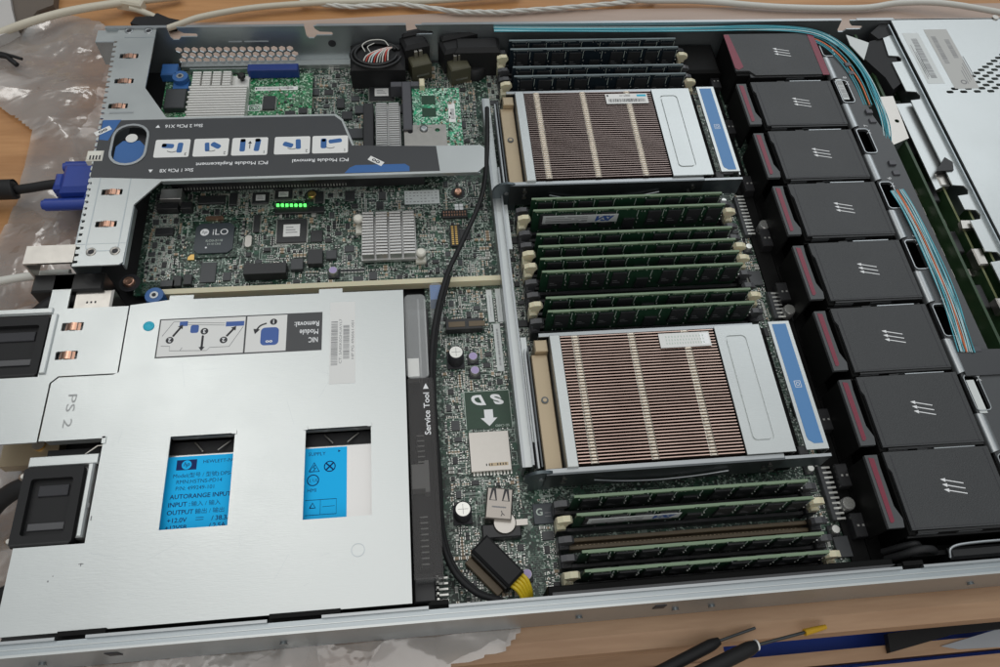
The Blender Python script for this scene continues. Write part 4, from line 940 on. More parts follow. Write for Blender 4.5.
for i in (0, 2, 3): a, b_ = P4[i], P4[(i + 1) % 4]; c.add([(a.x, a.y, 35.4), (b_.x, b_.y, 35.4), (b_.x, b_.y, 16), (a.x, a.y, 16)], [(0, 1, 2, 3)], 'zinc_dark')
c.build('bracket_body', br_)
P4 = [at(x, y, 36) for x, y in ((896, 104), (912, 103), (963, 176), (936, 190))]
c = MB('zinc'); c.prism([(q.x, q.y) for q in P4], 35, 36); tag(c.build('guide_plate'), 'flat pale metal guide plate under the toothed edge of the drive cage', 'plate')
bk = MB('soft_black'); 
bk.prism([tuple(at(x, y, 39)[:2]) for x, y in ((870, 34), (884, 21), (893, 19), (897, 33), (885, 38), (878, 40))], 30, 40)
bk.prism([tuple(at(x, y, 38)[:2]) for x, y in ((869, 42), (886, 38), (893, 48), (897, 62), (909, 66), (903, 82), (893, 90), (885, 78), (865, 60))], 24, 38.6)
tag(bk.build('cable_boot'), 'black rubber cable boot tucked at the far corner of the drive cage', 'cable boot')
c = MB('paper_cool'); pf = [tuple(at(x, y, 38)[:2]) for x, y in ((846, 35), (869, 43), (864, 60), (850, 45))]; c.prism(pf, 37.6, 38.2)
tag(c.build('paper_tag'), 'small beige paper tag tucked behind the ribbon curve', 'tag')
cg = thing('drive_cage', 'brushed metal drive cage cover with perforations and barcode stickers at top right', 'drive cage', (617, 10, 1))
LX = 617.5
holes = []
def lid_x(y): return LX
c = MB('zinc'); c.plate([(LX, 6), (800, 6), (800, 345), (LX + 1.5, 345)], [], 41.6, 43); c.plate([(LX + 1.8, 412), (800, 412), (800, 431.5), (LX + 2, 431.5)], [], 41.6, 43); PH = 67 / 20
for j in range(20):
    ya = 345 + j * PH; hs = []
    for i in range(14):
        x_ = 637.5 + i * 11.2 + j * 5.1
        if x_ < 780: hs.append(rrect(x_ - 2.95, x_ + 2.95, ya + .25, ya + PH - .25, 1.4, 4))
    c.plate(rect(LX + 1.6, 800, ya, ya + PH), hs, 41.6, 43)
c.build('cover', cg)
c = MB('floor_dark'); c.box(LX + 4, 800, 8, 425, 34, 36, 'tray_grey'); c.build('inner_tray', cg)
# toothed lip in front of the cover
tooth = [(LX - 1, 424), (LX - 8, 424)]
for (ya, yb) in ((392, 384), (352, 342), (258, 248), (236, 226), (200, 191), (150, 141), (100, 91), (50, 41)):
    tooth += [(LX - 12, ya), (LX - 4, ya - 1), (LX - 2.6, (ya + yb) / 2), (LX - 4, yb + 1), (LX - 12, yb)]
tooth += [(LX - 12, 8), (LX - 1, 8)]
c = MB('zinc'); c.plate(tooth, [], 38.8, 39.8); c.build('toothed_lip', cg)
c = MB('zinc_dark'); c.box(LX - 1.4, LX - .6, 8, 426, 20, 42); c.build('side_wall', cg)
for (yy, ln) in ((272, 12), (205, 14), (165, 10)):
    c = MB('nickel'); c.box(LX - 18, LX - 11, yy - ln, yy, 30, 37, c=.8); c.build('spring_clip', cg)
for (pa, w_, h_, sd) in (((905, 40), 10, 46, 1), ((925, 32), 20, 46, 2)):
    q = at(pa[0], pa[1], 43); c = MB('sticker_grey' if sd == 2 else 'paper_cool'); x_, y_ = (627, 0) if sd == 1 else (648, 0)
    x0_, x1_, y0_, y1_ = (623, 637, 356, 414) if sd == 1 else (643, 663, 350, 418)
    c.box(x0_, x1_, y0_, y1_, 43.02, 43.1)
    if sd == 1: barcode(c, 628, 633, 362, 408, 43.1, 12, along='y'); 
    else: barcode(c, 646, 650, 378, 410, 43.1, 13, along='y'); barcode(c, 656, 660, 384, 406, 43.1, 14, along='y')
    for k in range(7 if sd == 1 else 5):
        xx = x0_ + 2 + (k % 3) * 1.3 if sd == 1 else x0_ + 13 + k * 2.0
        c.box(xx, xx + .5, y0_ + 5 + k * 2, y0_ + 20 + k * 4, 43.1, 43.12, 'ink_grey')
    if sd == 2: text(c, 'O', 653, 357, 43.14, h=4.5, m='ink_grey', bold=.3)
    c.build('barcode_sticker', cg)
for nm, P_ in enumerate((((936, 172), (944, 158), (952, 163), (953, 171)),)):
    c = MB('black'); c.prism([tuple(at(x, y, 40)[:2]) for x, y in P_], 38, 41); c.build('black_clip', cg)
c = MB('nickel'); c.prism([tuple(at(x, y, 38)[:2]) for x, y in ((961, 220), (979, 220), (981, 227), (963, 228))], 34, 37.6); c.build('spring_clip', cg)
ld = MB('zinc'); q = at(995, 18, 43); c = MB('nickel'); c.cyl(q.x, q.y, 43, 44, 2.6, n=20); c.build('lid_rivet', cg)
# black cable humps at near front corner
c = MB('soft_black'); c.tube([(474, 8, 24), (479, 8, 33), (485, 9, 38), (492, 9, 38), (498, 9, 32), (502, 9, 24)], 2.2); c.tube([(476, 13, 20), (482, 13, 30), (488, 13, 34), (494, 13, 26)], 2)
tag(c.build('cable_loop'), 'black cable loop arching up between the last fan and the near rail', 'cable')
c = MB('black'); c.box(504, 616, 3, 9.5, 20, 36, c=1.5); c.tube([(503, 4, 36), (505, 9, 38), (520, 10.5, 38.4), (560, 10.5, 38), (600, 10.5, 38)], .8, 'steel'); tag(c.build('latch_bar'), 'black plastic bar with a highlight strip along the near rail by the last fan', 'bar')  # thin steel tube on top imitates a highlight on the bar

# ------------------------------------------------------------------ riser cage
rc = thing('riser_cage', 'angled metal expansion card cage with a black instruction label', 'riser cage', (12, 215, 20))
ZT = 42.0
edge = []
y_ = 420.0
while y_ > 222:                                                  # serrated rear edge
    xx = 10 + (420 - y_) * .03
    edge += [(xx, y_), (xx, y_ - 2.6), (xx + 2.4, y_ - 2.9), (xx + 2.4, y_ - 4.6), (xx, y_ - 5.0)]; y_ -= 5.2
out = [(38.5, 431), (12, 431)] + edge + [(15.5, 218), (15.5, 215.5), (43, 215.5), (45, 217.5), (45.4, 262), (60, 281), (268, 281), (273, 286), (274.5, 303), (272, 305.5), (185, 307), (183.5, 313), (177, 333), (172, 338.5), (56.5, 338.5), (38.5, 368)]
clips = [at(129, 56, ZT), at(124, 81, ZT), at(118, 106, ZT), at(112, 192, ZT), at(106, 224, ZT)]
holes = [rrect(q.x - 6.5, q.x + 6.5, q.y - 2.3, q.y + 2.3, .6) for q in clips] + [rrect(24.5, 46.5, 296.5, 331, 10.5)]
c = MB('zinc'); c.plate(out, holes, 40.9, ZT); c.build('top_plate', rc)
for q in clips:
    c = MB('copper'); x_ = q.x
    c.add([(x_ - 4.5 + i * 1.5, q.y + s_ * 2.2, 41.2 + [0, .7, 1.3, 1.5, 1.3, .7, 0][i]) for i in range(7) for s_ in (-1, 1)], [(2 * i, 2 * i + 2, 2 * i + 3, 2 * i + 1) for i in range(6)], None, True)
    for i in (1, 3, 5): c.box(x_ - 4.5 + i * 1.5 - .12, x_ - 4.5 + i * 1.5 + .12, q.y - 2.2, q.y + 2.2, 42.3, 42.85, 'bracket')
    c.build('spring_finger', rc)
c = MB('zinc_dark'); c.plate(rrect(21, 41, 226, 292, 4), [rrect(21.7, 40.3, 226.7, 291.3, 3.4)], ZT, ZT + .12); c.build('pressed_groove', rc); c = MB('steel'); c.box(18, 34, 343.2, 344.4, ZT, ZT + .35); c.build('raised_rib', rc); c = MB('zinc_dark'); c.box(17, 39, 420.5, 421.2, ZT, ZT + .15); c.build('bend_line', rc); c = MB('zinc_dark'); c.box(15, 44.6, 231.6, 232, ZT, ZT + .1); c.build('bend_line', rc)
for (px, py) in ((129, 31), (148.5, 31), (91, 252), (115, 251)):
    q = at(px, py, ZT); c = MB('nickel' if py > 100 else 'steel'); c.lathe(q.x, q.y, [(ZT, 3.1), (ZT + .5, 2.9), (ZT + .6, 2.0), (ZT + .1, 1.7)]); c.cyl(q.x, q.y, ZT + .1, ZT + .14, 1.7, 'ink'); c.build('screw', rc)
c = MB('zinc'); c.box(-4, 12, 419, 431, 39.2, 40.4); c.box(-4, 12, 418, 419, 20, 40.4, 'zinc_dark'); c.build('corner_flange', rc)
c = MB('zinc_dark'); c.box(60, 270, 281.2, 282.2, 38.6, 40.9); c.box(44.6, 45.6, 216, 262, 36, 40.9); c.build('side_flange', rc)
# label
lb_out = [(14.5, 336.6), (171, 336.6), (176, 331.5), (181.6, 313.5), (183.5, 308), (241, 305.5), (242.5, 283), (60, 283), (14.8, 286)]
c = MB('label_dark'); c.plate(lb_out, [rrect(23.5, 47.5, 295, 332.5, 11.5)], ZT + .02, ZT + .2); lb = c.build('instruction_label', rc)
ZL = ZT + .2
c = MB('paper')
PX = ((152.5, 190.3, 152), (191.8, 229, 151.4), (230.5, 268, 150.6), (273.5, 310.2, 149.8), (311.8, 348, 149.2)); nums = '32121'
for i, (pa, pb, pyc) in enumerate(PX):
    a, b_ = at(pa, pyc + 8.7, ZL), at(pb, pyc - 8.7, ZL); ya, yb = 301.5, 317.5; xa, xb = a.x, b_.x
    c.prism(rrect(xa, xb, ya, yb, 1.2, 3), ZL, ZL + .05)
    text(c, nums[i], xb - 2.2, ya + 2.6, ZL + .1, h=2.6, rot=180, m='ink')
    cx, cy = (xa + xb) / 2, (ya + yb) / 2 + 1
    def blob(dx, dy, w_, h_, ang, m='hp_blue'):
        ca, sa = math.cos(ang), math.sin(ang); c.prism([(cx + dx + u * ca - v * sa, cy + dy + u * sa + v * ca) for u, v in rrect(-w_ / 2, w_ / 2, -h_ / 2, h_ / 2, min(w_, h_) * .3, 2)], ZL + .05, ZL + .12, m)
    if i == 0: blob(-3, 1.2, 8, 4, -.1); blob(-5.4, 1.8, 3, 3, 0, 'ink_blue'); blob(5.0, -.6, 3.6, 9, -.05)
    elif i == 1: blob(-2.6, -.6, 3, 8, .1); blob(3, .6, 7, 4, -.6)
    elif i == 2: blob(-4.8, 0, 3.6, 11, 0); blob(5, 0, 3.6, 11, -.1); blob(-4.8, 4.5, 3.4, 3, 0, 'ink'); blob(5, 4.5, 3.4, 3, 0, 'ink')
    elif i == 3: blob(-2.8, -.4, 7, 4, -.4); blob(4, 0, 3.4, 9, .05)
    else: blob(-4.4, 0, 4, 9, 0); blob(3.4, 2, 9, 3.6, .15); blob(-4.4, 2.8, 2.6, 2.6, 0, 'ink')
    if i in (0, 1, 3, 4):
        c.tube([(cx - 3, cy - 3.5, ZL + .1), (cx, cy - 4.6, ZL + .1), (cx + 3, cy - 3.8, ZL + .1)], .25, 'ink', n=4, sub=4)
    else:
        c.tube([(cx, cy - 3, ZL + .1), (cx, cy + 2, ZL + .1)], .3, 'ink', n=4, sub=1); c.add([(cx - 1.3, cy + 1.6, ZL + .12), (cx + 1.3, cy + 1.6, ZL + .12), (cx, cy + 4, ZL + .12)], [(0, 1, 2)], 'ink')
c.build('picture_panel', lb)
c = MB('white_ink')
for st_, px, py, w_ in (('Slot 2 PCIe X16', 184, 126, 25), ('PCI Module Replacement', 232, 163.0, 47), ('PCI Module Removal', 320.5, 160.3, 37.5), ('Slot 1 PCIe X8', 176.5, 170.4, 21.5)):
    q = at(px, py, ZL); text(c, st_, q.x, q.y, ZL + .06, w=w_, h=2.9, rot=180, m='white_ink', bold=.12)
for px, py, sg in ((158, 126.5, 1), (150.5, 171, -1)):
    q = at(px, py, ZL); c.add([(q.x - 1.5, q.y - 1.2 * sg, ZL + .06), (q.x + 1.5, q.y - 1.2 * sg, ZL + .06), (q.x, q.y + 1.5 * sg, ZL + .06)], [(0, 1, 2) if sg > 0 else (2, 1, 0)])
c.build('lettering', lb)
c = MB('hp_blue'); q0, q1 = at(346, 172, ZL), at(412, 164, ZL); c.prism([(178.5, 283.2), (222, 283.2), (222, 287.5), (219, 290), (186, 290), (182, 288)], ZL, ZL + .05)
q = at(101, 133, ZL); c.prism([(15, 337), (27, 337), (25.5, 333), (21, 318), (15, 319)], ZL, ZL + .05)
for px, py in ((103, 131), (376, 161)):
    q = at(px, py, ZL); c.T = Matrix.Translation((q.x, q.y, ZL)) @ Matrix.Rotation(.6 if px < 200 else -.6, 4, 'Z'); c.box(-5.5, 5.5, -2, 2, .05, .1, 'paper')
    text(c, 'oo', 0, 0, .16, w=6, h=3, m='ink', bold=.3); c.T = None
c.build('blue_marks', lb)
# latch inside the rounded hole
c = MB('steel'); c.plate(rrect(23.4, 47.6, 295, 332.5, 11.5), [rrect(25.0, 46, 296.8, 330.8, 10)], ZT + .1, ZT + .8); c.build('hole_rim', rc)
c = MB('ink'); c.plate(rrect(24.5, 46.5, 296.5, 331, 10.5), [], 33, 34); c.build('hole_floor', rc)
c = MB('hp_blue'); c.prism([(26, 303), (29, 299), (43, 299), (45, 303), (45, 314), (41, 319), (30, 319), (26, 314)], 34, 40.4); c.cyl(35.5, 321, 34, 40.9, 3.9, 'steel', 'alu_pale'); c.build('release_latch', rc)
# white guide by the rear edge
c = MB('white_plastic'); c.box(9.5, 20, 300, 309, 38, 43.2, c=1)
for k in range(4): c.box(12 + k * 2, 13 + k * 2, 300.5, 304, 43.2, 43.3, 'ink')
c.build('white_guide', rc)
# card joined to the plate on the right
c = MB('nickel'); ca_ = (218, 249, 305.5, 346)
c.plate(rect(219, 250, 303, 346), [ngon(223.5, 339.5, 1.9, 16), ngon(243.5, 340.5, 1.9, 16)], 21, 22); c.plate(rrect(227.5, 240.5, 312, 344, 2), [rrect(228.3, 239.7, 312.8, 343.2, 1.5)], 22, 22.3)
c.lathe(233.5, 341.5, [(22, 3.2), (23.5, 3.0), (23.9, 1.6)], 'steel'); c.build('card_bracket', rc)

# ------------------------------------------------------------------ expansion card and controller card
pc = thing('expansion_card', 'bright green expansion card with a pale finned heat sink at the rear', 'circuit board', (46, 340, 14))
ZC = 14.0
c = MB('pcb_bright'); c.box(40, 150, 336, 412, ZC - 1.6, ZC); c.build('board', pc)
c = MB('alu_pale'); x0, x1, y0, y1 = 61.5, 103, 345, 407
c.box(x0, x1, y0, y1, ZC, ZC + 2.5)
for k in range(24):
    yy = y0 + (k + .2) * (y1 - y0) / 24
    if k < 18 : c.box(x0 - (1.2 if k % 2 else 0), x1 - (1 if k < 2 else 0), yy, yy + 1.7, ZC + 2.5, ZC + 8, c=.2)
    else:
        for j in range(4): c.box(x0 + j * 7.4 + .5, x0 + j * 7.4 + 6.6, yy, yy + 1.7, ZC + 2.5, ZC + 8, c=.2)
c.box(x0 + 31, x1, y0 + 46, y1 - 4, ZC + 2.5, ZC + 4); c.build('heat_sink', pc)
for (x_, y_, m_) in ((x1 - 5, y1 - 6, 'black'), (x0 + 5, y0 + 5, 'white_plastic')): c = MB(m_); c.lathe(x_, y_, [(ZC + 4, 1.6), (ZC + 7, 1.6), (ZC + 7.2, 3.0), (ZC + 9, 2.8), (ZC + 9.6, 1.6)]); c.build('push_pin', pc)
c = MB('chip_grey'); c.box(43, 58, 372, 392, ZC, ZC + 5, c=.6); c.build('transformer', pc)
q0, q1 = at(255, 89, ZC), at(298, 85, ZC); c = MB('paper'); c.box(q0.x, q1.x, q0.y - 2, q0.y + 2, ZC + .05, ZC + .2); barcode(c, q0.x + 2, q1.x - 3, q0.y - .8, q0.y + 1.2, ZC + .2, 21); c.build('sticker', pc)
c = MB('white_ink'); q = at(255, 108, ZC); c.plate(rrect(q.x - 5, q.x + 5, q.y - 3, q.y + 3, .5, 2), [rrect(q.x - 4.4, q.x + 4.4, q.y - 2.4, q.y + 2.4, .5, 2)], ZC + .02, ZC + .08); text(c, 'C201', q.x, q.y, ZC + .1, w=7.6, h=2.6, m='white_ink'); c.build('printed_mark', pc)
q = at(270, 104, ZC); 
for a in ((q.x - 5, q.x + 4, q.y - 7, q.y + 7), (q.x + 12, q.x + 19, q.y - 14, q.y - 9), (q.x + 22, q.x + 28, q.y - 12, q.y - 6)): chip(*a, 1.8, 'chip', 'xy', 1.0, z=ZC, parent=pc)
for k in range(40):
    x_, y_ = rnd.uniform(106, 147), rnd.uniform(340, 396); c = MB(rnd.choice(('cap_tan', 'chip', 'pin', 'cap_grey'))); c.box(x_, x_ + rnd.choice((1, 1.8)), y_, y_ + rnd.choice((1, 1.8)), ZC, ZC + .9); c.build('chip_capacitor', pc)
c = MB('slot_blue'); c.box(102, 140, 406, 413, ZC + 1, ZC + 9, c=.6); c.build('blue_connector', pc)
c = MB('hp_blue'); c.box(38, 50, 404, 416, ZC + 1, ZC + 8, c=.8); c.build('blue_bracket', pc)
c = MB('steel'); c.box(58, 102, 412.5, 413.5, ZC - 2, ZC + 5); c.build('card_rail', pc)

rd = thing('controller_card', 'mint green controller card partly under a silver bracket near the far rail', 'circuit board', (222, 340, 12))
ZR = 20.0
c = MB('pcb_mint'); c.box(226, 262, 322, 386, ZR - 1.6, ZR); c.build('board', rd)
for y_ in (369, 356): c = MB('dimm_green'); c.box(233, 243.5, y_, y_ + 9, ZR + .02, ZR + .3); c.build('solder_pad', rd)
q0 = at(449, 103, ZR); c = MB('paper'); c.T = Matrix.Translation((q0.x + 1.5, q0.y, 0)) @ Matrix.Rotation(.0, 4, 'Z'); c.box(-2.6, 2.6, -20, 0, ZR + .02, ZR + .15); barcode(c, -.8, 1.8, -17, -6, ZR + .15, 8, along='y'); c.build('sticker', rd)
for k in range(70):
    x_, y_ = rnd.uniform(244, 260), rnd.uniform(325, 384); c = MB(rnd.choice(('cap_tan', 'chip', 'pin', 'cap_grey'))); c.box(x_, x_ + rnd.choice((1, 1.6)), y_, y_ + rnd.choice((1, 1.6)), ZR, ZR + .8); c.build('chip_capacitor', rd)
c = MB('slot_grey'); c.box(218.5, 225.4, 340, 390, 10, ZR + 4, c=.6); c.box(210, 232, 386, 391, 12, ZR + 3, 'slot_grey', c=.5); c.build('card_slot', rd)
c = MB('beige'); c.box(232, 236, 384, 392, ZR - 4, ZR + 5, c=.6); c.build('slot_latch', rd)
# far cable plugs
c = MB('soft_black'); c.box(180, 222, 400, 428, 8, 30, c=4)
hous = c; vw = thing('round_cable_housing', 'large black cable housing with bundled thin wires inside at the far wall', 'connector', (200, 412, 8))
hous.build('housing', vw)
c = MB('black')
for rr_, zz in ((19, 30.5), (16, 31.6)):
    c.tube([(200 + rr_ * math.cos(a), 412 + rr_ * .75 * math.sin(a), zz) for a in [math.radians(t_) for t_ in range(20, 351, 22)]], 1.3, n=8, sub=3)
c.build('cable_loop', vw)
cols = ['cord_pale', 'red', 'cord_pale', 'cable_pale', 'red', 'cord_pale', 'cap_grey', 'cord_pale', 'red', 'cord_pale']
for k in range(10):
    c = MB(cols[k]); c.tube([(190 + k * 2.1, 403, 31), (193 + k * 1.8, 407, 34), (200 + k * 1.1, 411 + k * .3, 35 - k * .15), (209 + k * .4, 416, 34)], .55, n=6); c.build('wire', vw)
c = MB('cord_pale'); c.tube([(192, 413, 33), (190, 419, 34), (196, 423, 35), (206, 423, 35), (210, 418, 34)], .4); c.tube([(196, 412, 33), (194, 417, 34), (199, 421, 34)], .35); c.build('loose_wire', vw)
for k, (px, py) in enumerate(((418, 56), (457, 60))):
    q = at(px, py, 24)
    v = thing('cable_plug', ('left' if k == 0 else 'right') + ' of the two olive green plugs with black boots at the far wall', 'connector', (q.x, q.y, 8), 'angled cable plugs at the far wall')
    R0 = Matrix.Translation((q.x, q.y, 0)) @ Matrix.Rotation(.28, 4, 'Z')
    c = MB('slot_brown'); c.ms[0] = 'olive_plastic' if 'olive_plastic' in MT else 'tan'; c.T = R0; c.box(-8, 8, -10, 4, 9, 24, c=1); c.box(-4.5, 5.5, -10.4, -10, 13, 14.4, 'nickel'); c.build('plug_body', v)
    c = MB('soft_black'); c.T = R0; c.box(-10, 10, 1, 16, 12, 33, c=2.5); c.box(-8, 30 if k else 26, 12, 18, 26, 36, c=2); c.build('boot', v)
    c = MB('nickel'); c.T = R0; c.box(-3.2, -.5, -1.2, 1, 24, 29.5, c=.3); c.box(.6, 3.4, -1.2, 1, 24, 29.5, c=.3); c.build('release_clip', v)
q = at(474, 67, 14); c = MB('soft_black'); c.lathe(q.x, q.y, [(8, 10), (16, 9.6), (17, 7)]); c.cyl(q.x, q.y, 17, 17.4, 1.4, 'nickel'); c.box(q.x - 16, q.x + 20, 412, 428, 8, 34, c=3); tag(c.build('black_grommet'), 'round black grommet with a silver centre beside the plugs', 'grommet')
# round base right of fans? far black filler
c = MB('duct'); c.box(440, 473, 395, 428, 8, 24, c=2); tag(c.build('black_shroud'), 'black plastic shroud between the dark memory and the first fan', 'shroud')

# ------------------------------------------------------------------ power supply bay
pb = thing('supply_bay_cover', 'large pale zinc sheet cover over the power supplies with two windows', 'metal cover', (18, 2, 20))
ZB = 42.0
out = [(17.5, 2.4), (214, 2.4), (214.8, 188), (178, 188), (178, 191), (164, 191), (164, 188), (90, 188), (90, 191), (76, 191), (76, 188), (54, 185.5), (54, 141), (51, 139.5), (22, 139.5), (18.5, 136), (18.5, 101.5), (52, 101.5), (51.6, 44.5), (17.5, 44.5)]
w1, w2 = rect(87, 121, 48.5, 99.5), rect(159, 194.5, 48.5, 99)
c = MB('zinc'); c.plate(out, [w1, w2], 40.8, ZB)
c.box(87, 121, 99.5, 100.3, 37, ZB + .3, 'zinc'); c.box(159, 194.5, 99, 99.8, 37, ZB + .3, 'zinc'); c.box(119.4, 122, 99.0, 101, 38, ZB + .6); c.box(192.6, 195, 98.6, 100.6, 38, ZB + .6); c.box(158, 160, 98.6, 100.6, 38, ZB + .6)
c.box(22, 53, 101.0, 102.0, 37, ZB + .6); c.box(51.4, 53.4, 98, 102, 36, ZB + .6)
c.build('sheet', pb)
c = MB('zinc'); c.plate([(-30, 101), (17.6, 101), (17.6, 136.3), (21.6, 140.3), (53.2, 140.3), (53.2, 185), (-26, 185), (-26, 181.5), (10.5, 181.5), (10.5, 140.6), (-30, 140.6)], [rrect(17.5, 29.5, 169.8, 175.2, .6), rrect(17.5, 29.5, 150.8, 156.2, .6)], 40.9, ZB + .1)
c.box(10.9, 14.4, 142, 181, ZB + .1, ZB + 1.5, c=.5); c.box(-26, 11, 182, 185.4, ZB + .1, ZB + 1.3, 'zinc', c=.4)
c.build('corner_sheet', pb)
for yy in (172.5, 153.5):
    c = MB('copper'); c.add([(19.5 + i * 1.4, yy + s_ * 2.5, 41.4 + [0, .6, 1.2, 1.4, 1.2, .6, 0][i]) for i in range(7) for s_ in (-1, 1)], [(2 * i, 2 * i + 2, 2 * i + 3, 2 * i + 1) for i in range(6)], None, True)
    for i in (1, 3, 5): c.box(19.5 + i * 1.4 - .12, 19.5 + i * 1.4 + .12, yy - 2.4, yy + 2.4, 42.2, 42.8, 'bracket')
    c.build('spring_finger', pb)
c = MB('zinc_dark'); c.plate(rect(17.5, 29.5, 150, 176), [], 38, 39); c.build('inner_sheet', pb)
c = MB('ink_grey'); text(c, 'PS 2', 31.5, 118.5, ZB + .05, w=20, h=4.6, rot=-90, m='stamp'); c.build('stamped_mark', pb)
c = MB('hp_blue'); c.lathe(66.5, 170.3, [(ZB, 3.2), (ZB + .5, 3.1), (ZB + .6, 1.8), (ZB + .2, 1.4)], 'cyan'); c.build('blue_rivet', pb)
c = MB('zinc_dark'); q = at(358, 550, ZB); c.plate(ngon(q.x, q.y, 3.5, 32), [ngon(q.x, q.y, 3.1, 32)], ZB + .01, ZB + .12); c.build('pressed_ring', pb)
for (x_, y_, w_, h_) in ((50, 63, .6, 2.4), (52.4, 56, .6, 2.4), (50.4, 34, 2.4, .4), (51.4, 33, .4, 1.6), (37, 26.5, .7, .8), (39, 29, .5, .5)): 
    c = MB('ink_grey'); c.box(x_, x_ + w_, y_, y_ + h_, ZB + .01, ZB + .04); c.build('scratch', pb)
sr = random.Random(5)
for k in range(16):
    x_, y_ = sr.uniform(60, 205), sr.uniform(8, 145); a_ = sr.uniform(-.5, .5) + (1.57 if k % 3 == 0 else 0); l_ = sr.uniform(3, 16)
    if 84 < x_ < 124 and 40 < y_ < 102 or 150 < x_ < 198 and 40 < y_ < 102: continue
    c = MB('zinc_dark'); c.T = Matrix.Translation((x_, y_, ZB)) @ Matrix.Rotation(a_, 4, 'Z'); c.box(-l_ / 2, l_ / 2, -.05, .05, .004, .02); c.build('scratch', pb)
# NIC label
c = MB('ink_grey'); ZN = ZB + .02; LA, LB, LC, LD = 72.4, 166.4, 148.6, 174.6
c.ms[0] = 'label_dark'; c.box(LA, LB, LC, LD, ZN, ZN + .1); z = ZN + .1
c.box(73.2, 121.6, 149.4, 173.8, z, z + .05, 'paper'); c.box(122.6, 145.8, 149.4, 173.8, z, z + .05, 'paper')
z += .05
c.prism(rrect(131, 141.4, 153.5, 165.5, 2.5), z, z + .04, 'ink_blue'); text(c, 'oo', 136, 156, z + .08, w=4, h=2, m='white_ink', bold=.4)
c.cyl(138, 169.3, z, z + .05, 2.1, 'ink', n=20); text(c, '1', 138, 169.3, z + .08, h=2.4, rot=180, m='white_ink', bold=.3)
c.tube([(134, 168.5, z), (130.5, 167, z), (128.6, 164.5, z)], .5, 'ink', n=4); c.add([(126.6, 165, z + .1), (130.4, 164.4, z + .1), (127.6, 161.4, z + .1)], [(2, 1, 0)], 'ink')
for (x_, y_, n_) in ((79.5, 160, '2'), (110, 158.5, '2'), (98.6, 165, '3')): c.cyl(x_, y_, z, z + .05, 2.2, 'ink', n=20); text(c, n_, x_, y_, z + .08, h=2.5, rot=180, m='white_ink', bold=.3)
for (xa, ya, xb, yb) in ((81, 162.5, 84.6, 168), (111.5, 161, 115, 165.5), (98, 162, 98, 154.5)):
    a, b_ = Vector((xa, ya, z)), Vector((xb, yb, z)); c.tube([a, b_], .65, 'ink', n=4, sub=1); d = (b_ - a).normalized(); s_ = Vector((-d.y, d.x, 0)); c.add([b_ + s_ * 1.7 + Vector((0, 0, .1)), b_ + d * 2.6 + Vector((0, 0, .1)), b_ - s_ * 1.7 + Vector((0, 0, .1))], [(0, 2, 1)], 'ink')
c.box(84, 88.6, 169.2, 172.4, z, z + .04, 'ink_blue'); c.box(110.5, 121, 167.6, 170.8, z, z + .04, 'ink_blue'); c.prism(rrect(90.5, 95.2, 164.2, 169.6, 1.2), z, z + .04, 'ink_blue')
def ln(P): c.tube([(x_, y_, z) for x_, y_ in P], .16, 'ink_grey', n=4, sub=1)
ln([(75, 163), (80.5, 172.4), (84, 172.4)]); ln([(88.6, 171.4), (110, 170)]); ln([(88.6, 170), (110, 168.6)]); ln([(120.6, 167), (113.5, 154)]); ln([(113.5, 154), (102.5, 154), (101, 152), (80, 153), (80, 156), (75, 156.4)]); ln([(86, 152.8), (87, 154.8)])
for k, st_ in enumerate(('NIC', 'Module', 'Removal:')): text(c, st_, 164.6 - [2.6, 5.2, 6.6][k] - .6, 154.2 + k * 5.5 + 1.5, z + .03, w=[5.4, 10.8, 14.4][k], h=3.4, rot=180, m='white_ink', bold=.15)
c.build('instruction_label', pb)
# barcode sticker
c = MB('paper'); q0, q1 = at(330, 307, ZB), at(357, 382, ZB); c.box(171, 185.8, 126, 181, ZB + .02, ZB + .1)
barcode(c, 171.8, 175.6, 138, 168, ZB + .1, 31, along='y', m='ink_grey'); barcode(c, 178.8, 182.4, 142, 165, ZB + .1, 32, along='y', m='ink_grey')
text(c, 'CT: 5A8SK0GHUAYL7', 177.2, 154, ZB + .12, w=30, h=1.5, rot=90, m='ink_grey'); text(c, 'HP PG 496061-001', 184.3, 154.6, ZB + .12, w=26, h=1.5, rot=90, m='ink_grey'); c.build('barcode_sticker', pb)

def make_psu(y0, y1, label, vis):
    r = thing('power_supply', label, 'power supply', (12, y0, 4), 'black handled power supplies')
    c = MB('alu'); c.box(16 if vis else 12, 205, y0, y1, 3, 36, c=.8); c.build('case', r)
    return r
ps2 = make_psu(48.6, 91.5, 'near power supply with a black handle, its blue label showing through the cover windows', True)
c = MB('psu_blue'); ZP = 36.05; c.box(84.5, 180.8, 49, 90, ZP, ZP + .1); z = ZP + .12
def bt(st_, x_, y_, h_, m='navy', **k): text(c, st_, x_, y_, z, h=h_, m=m, align='L', **k)
c.box(90, 100.6, 82.2, 88, ZP + .1, z, 'navy'); c.cyl(95.3, 85.1, z, z + .03, 2.6, 'psu_blue', n=24); text(c, 'hp', 95.3, 85.1, z + .06, w=3.4, m='navy', shear=.3, bold=.1)
bt('HEWLETT-PACKARD', 104, 86.4, 1.9); bt('Model(型号 / 型號):DPS-460', 89, 79, 2.1); bt('RMN:HSTNS-PD14', 91, 75.6, 2.1); bt('P/N: 499249-101', 91, 72, 2.1)
bt('AUTORANGE INPUT', 88.4, 67.5, 2.4, bold=.15); bt('INPUT :', 88.2, 63.2, 2.4, bold=.15); bt('输入 / 输入', 100, 63.2, 2.2); bt('OUTPUT :', 88, 59, 2.4, bold=.15); bt('输出 / 输出', 102.4, 59, 2.2)
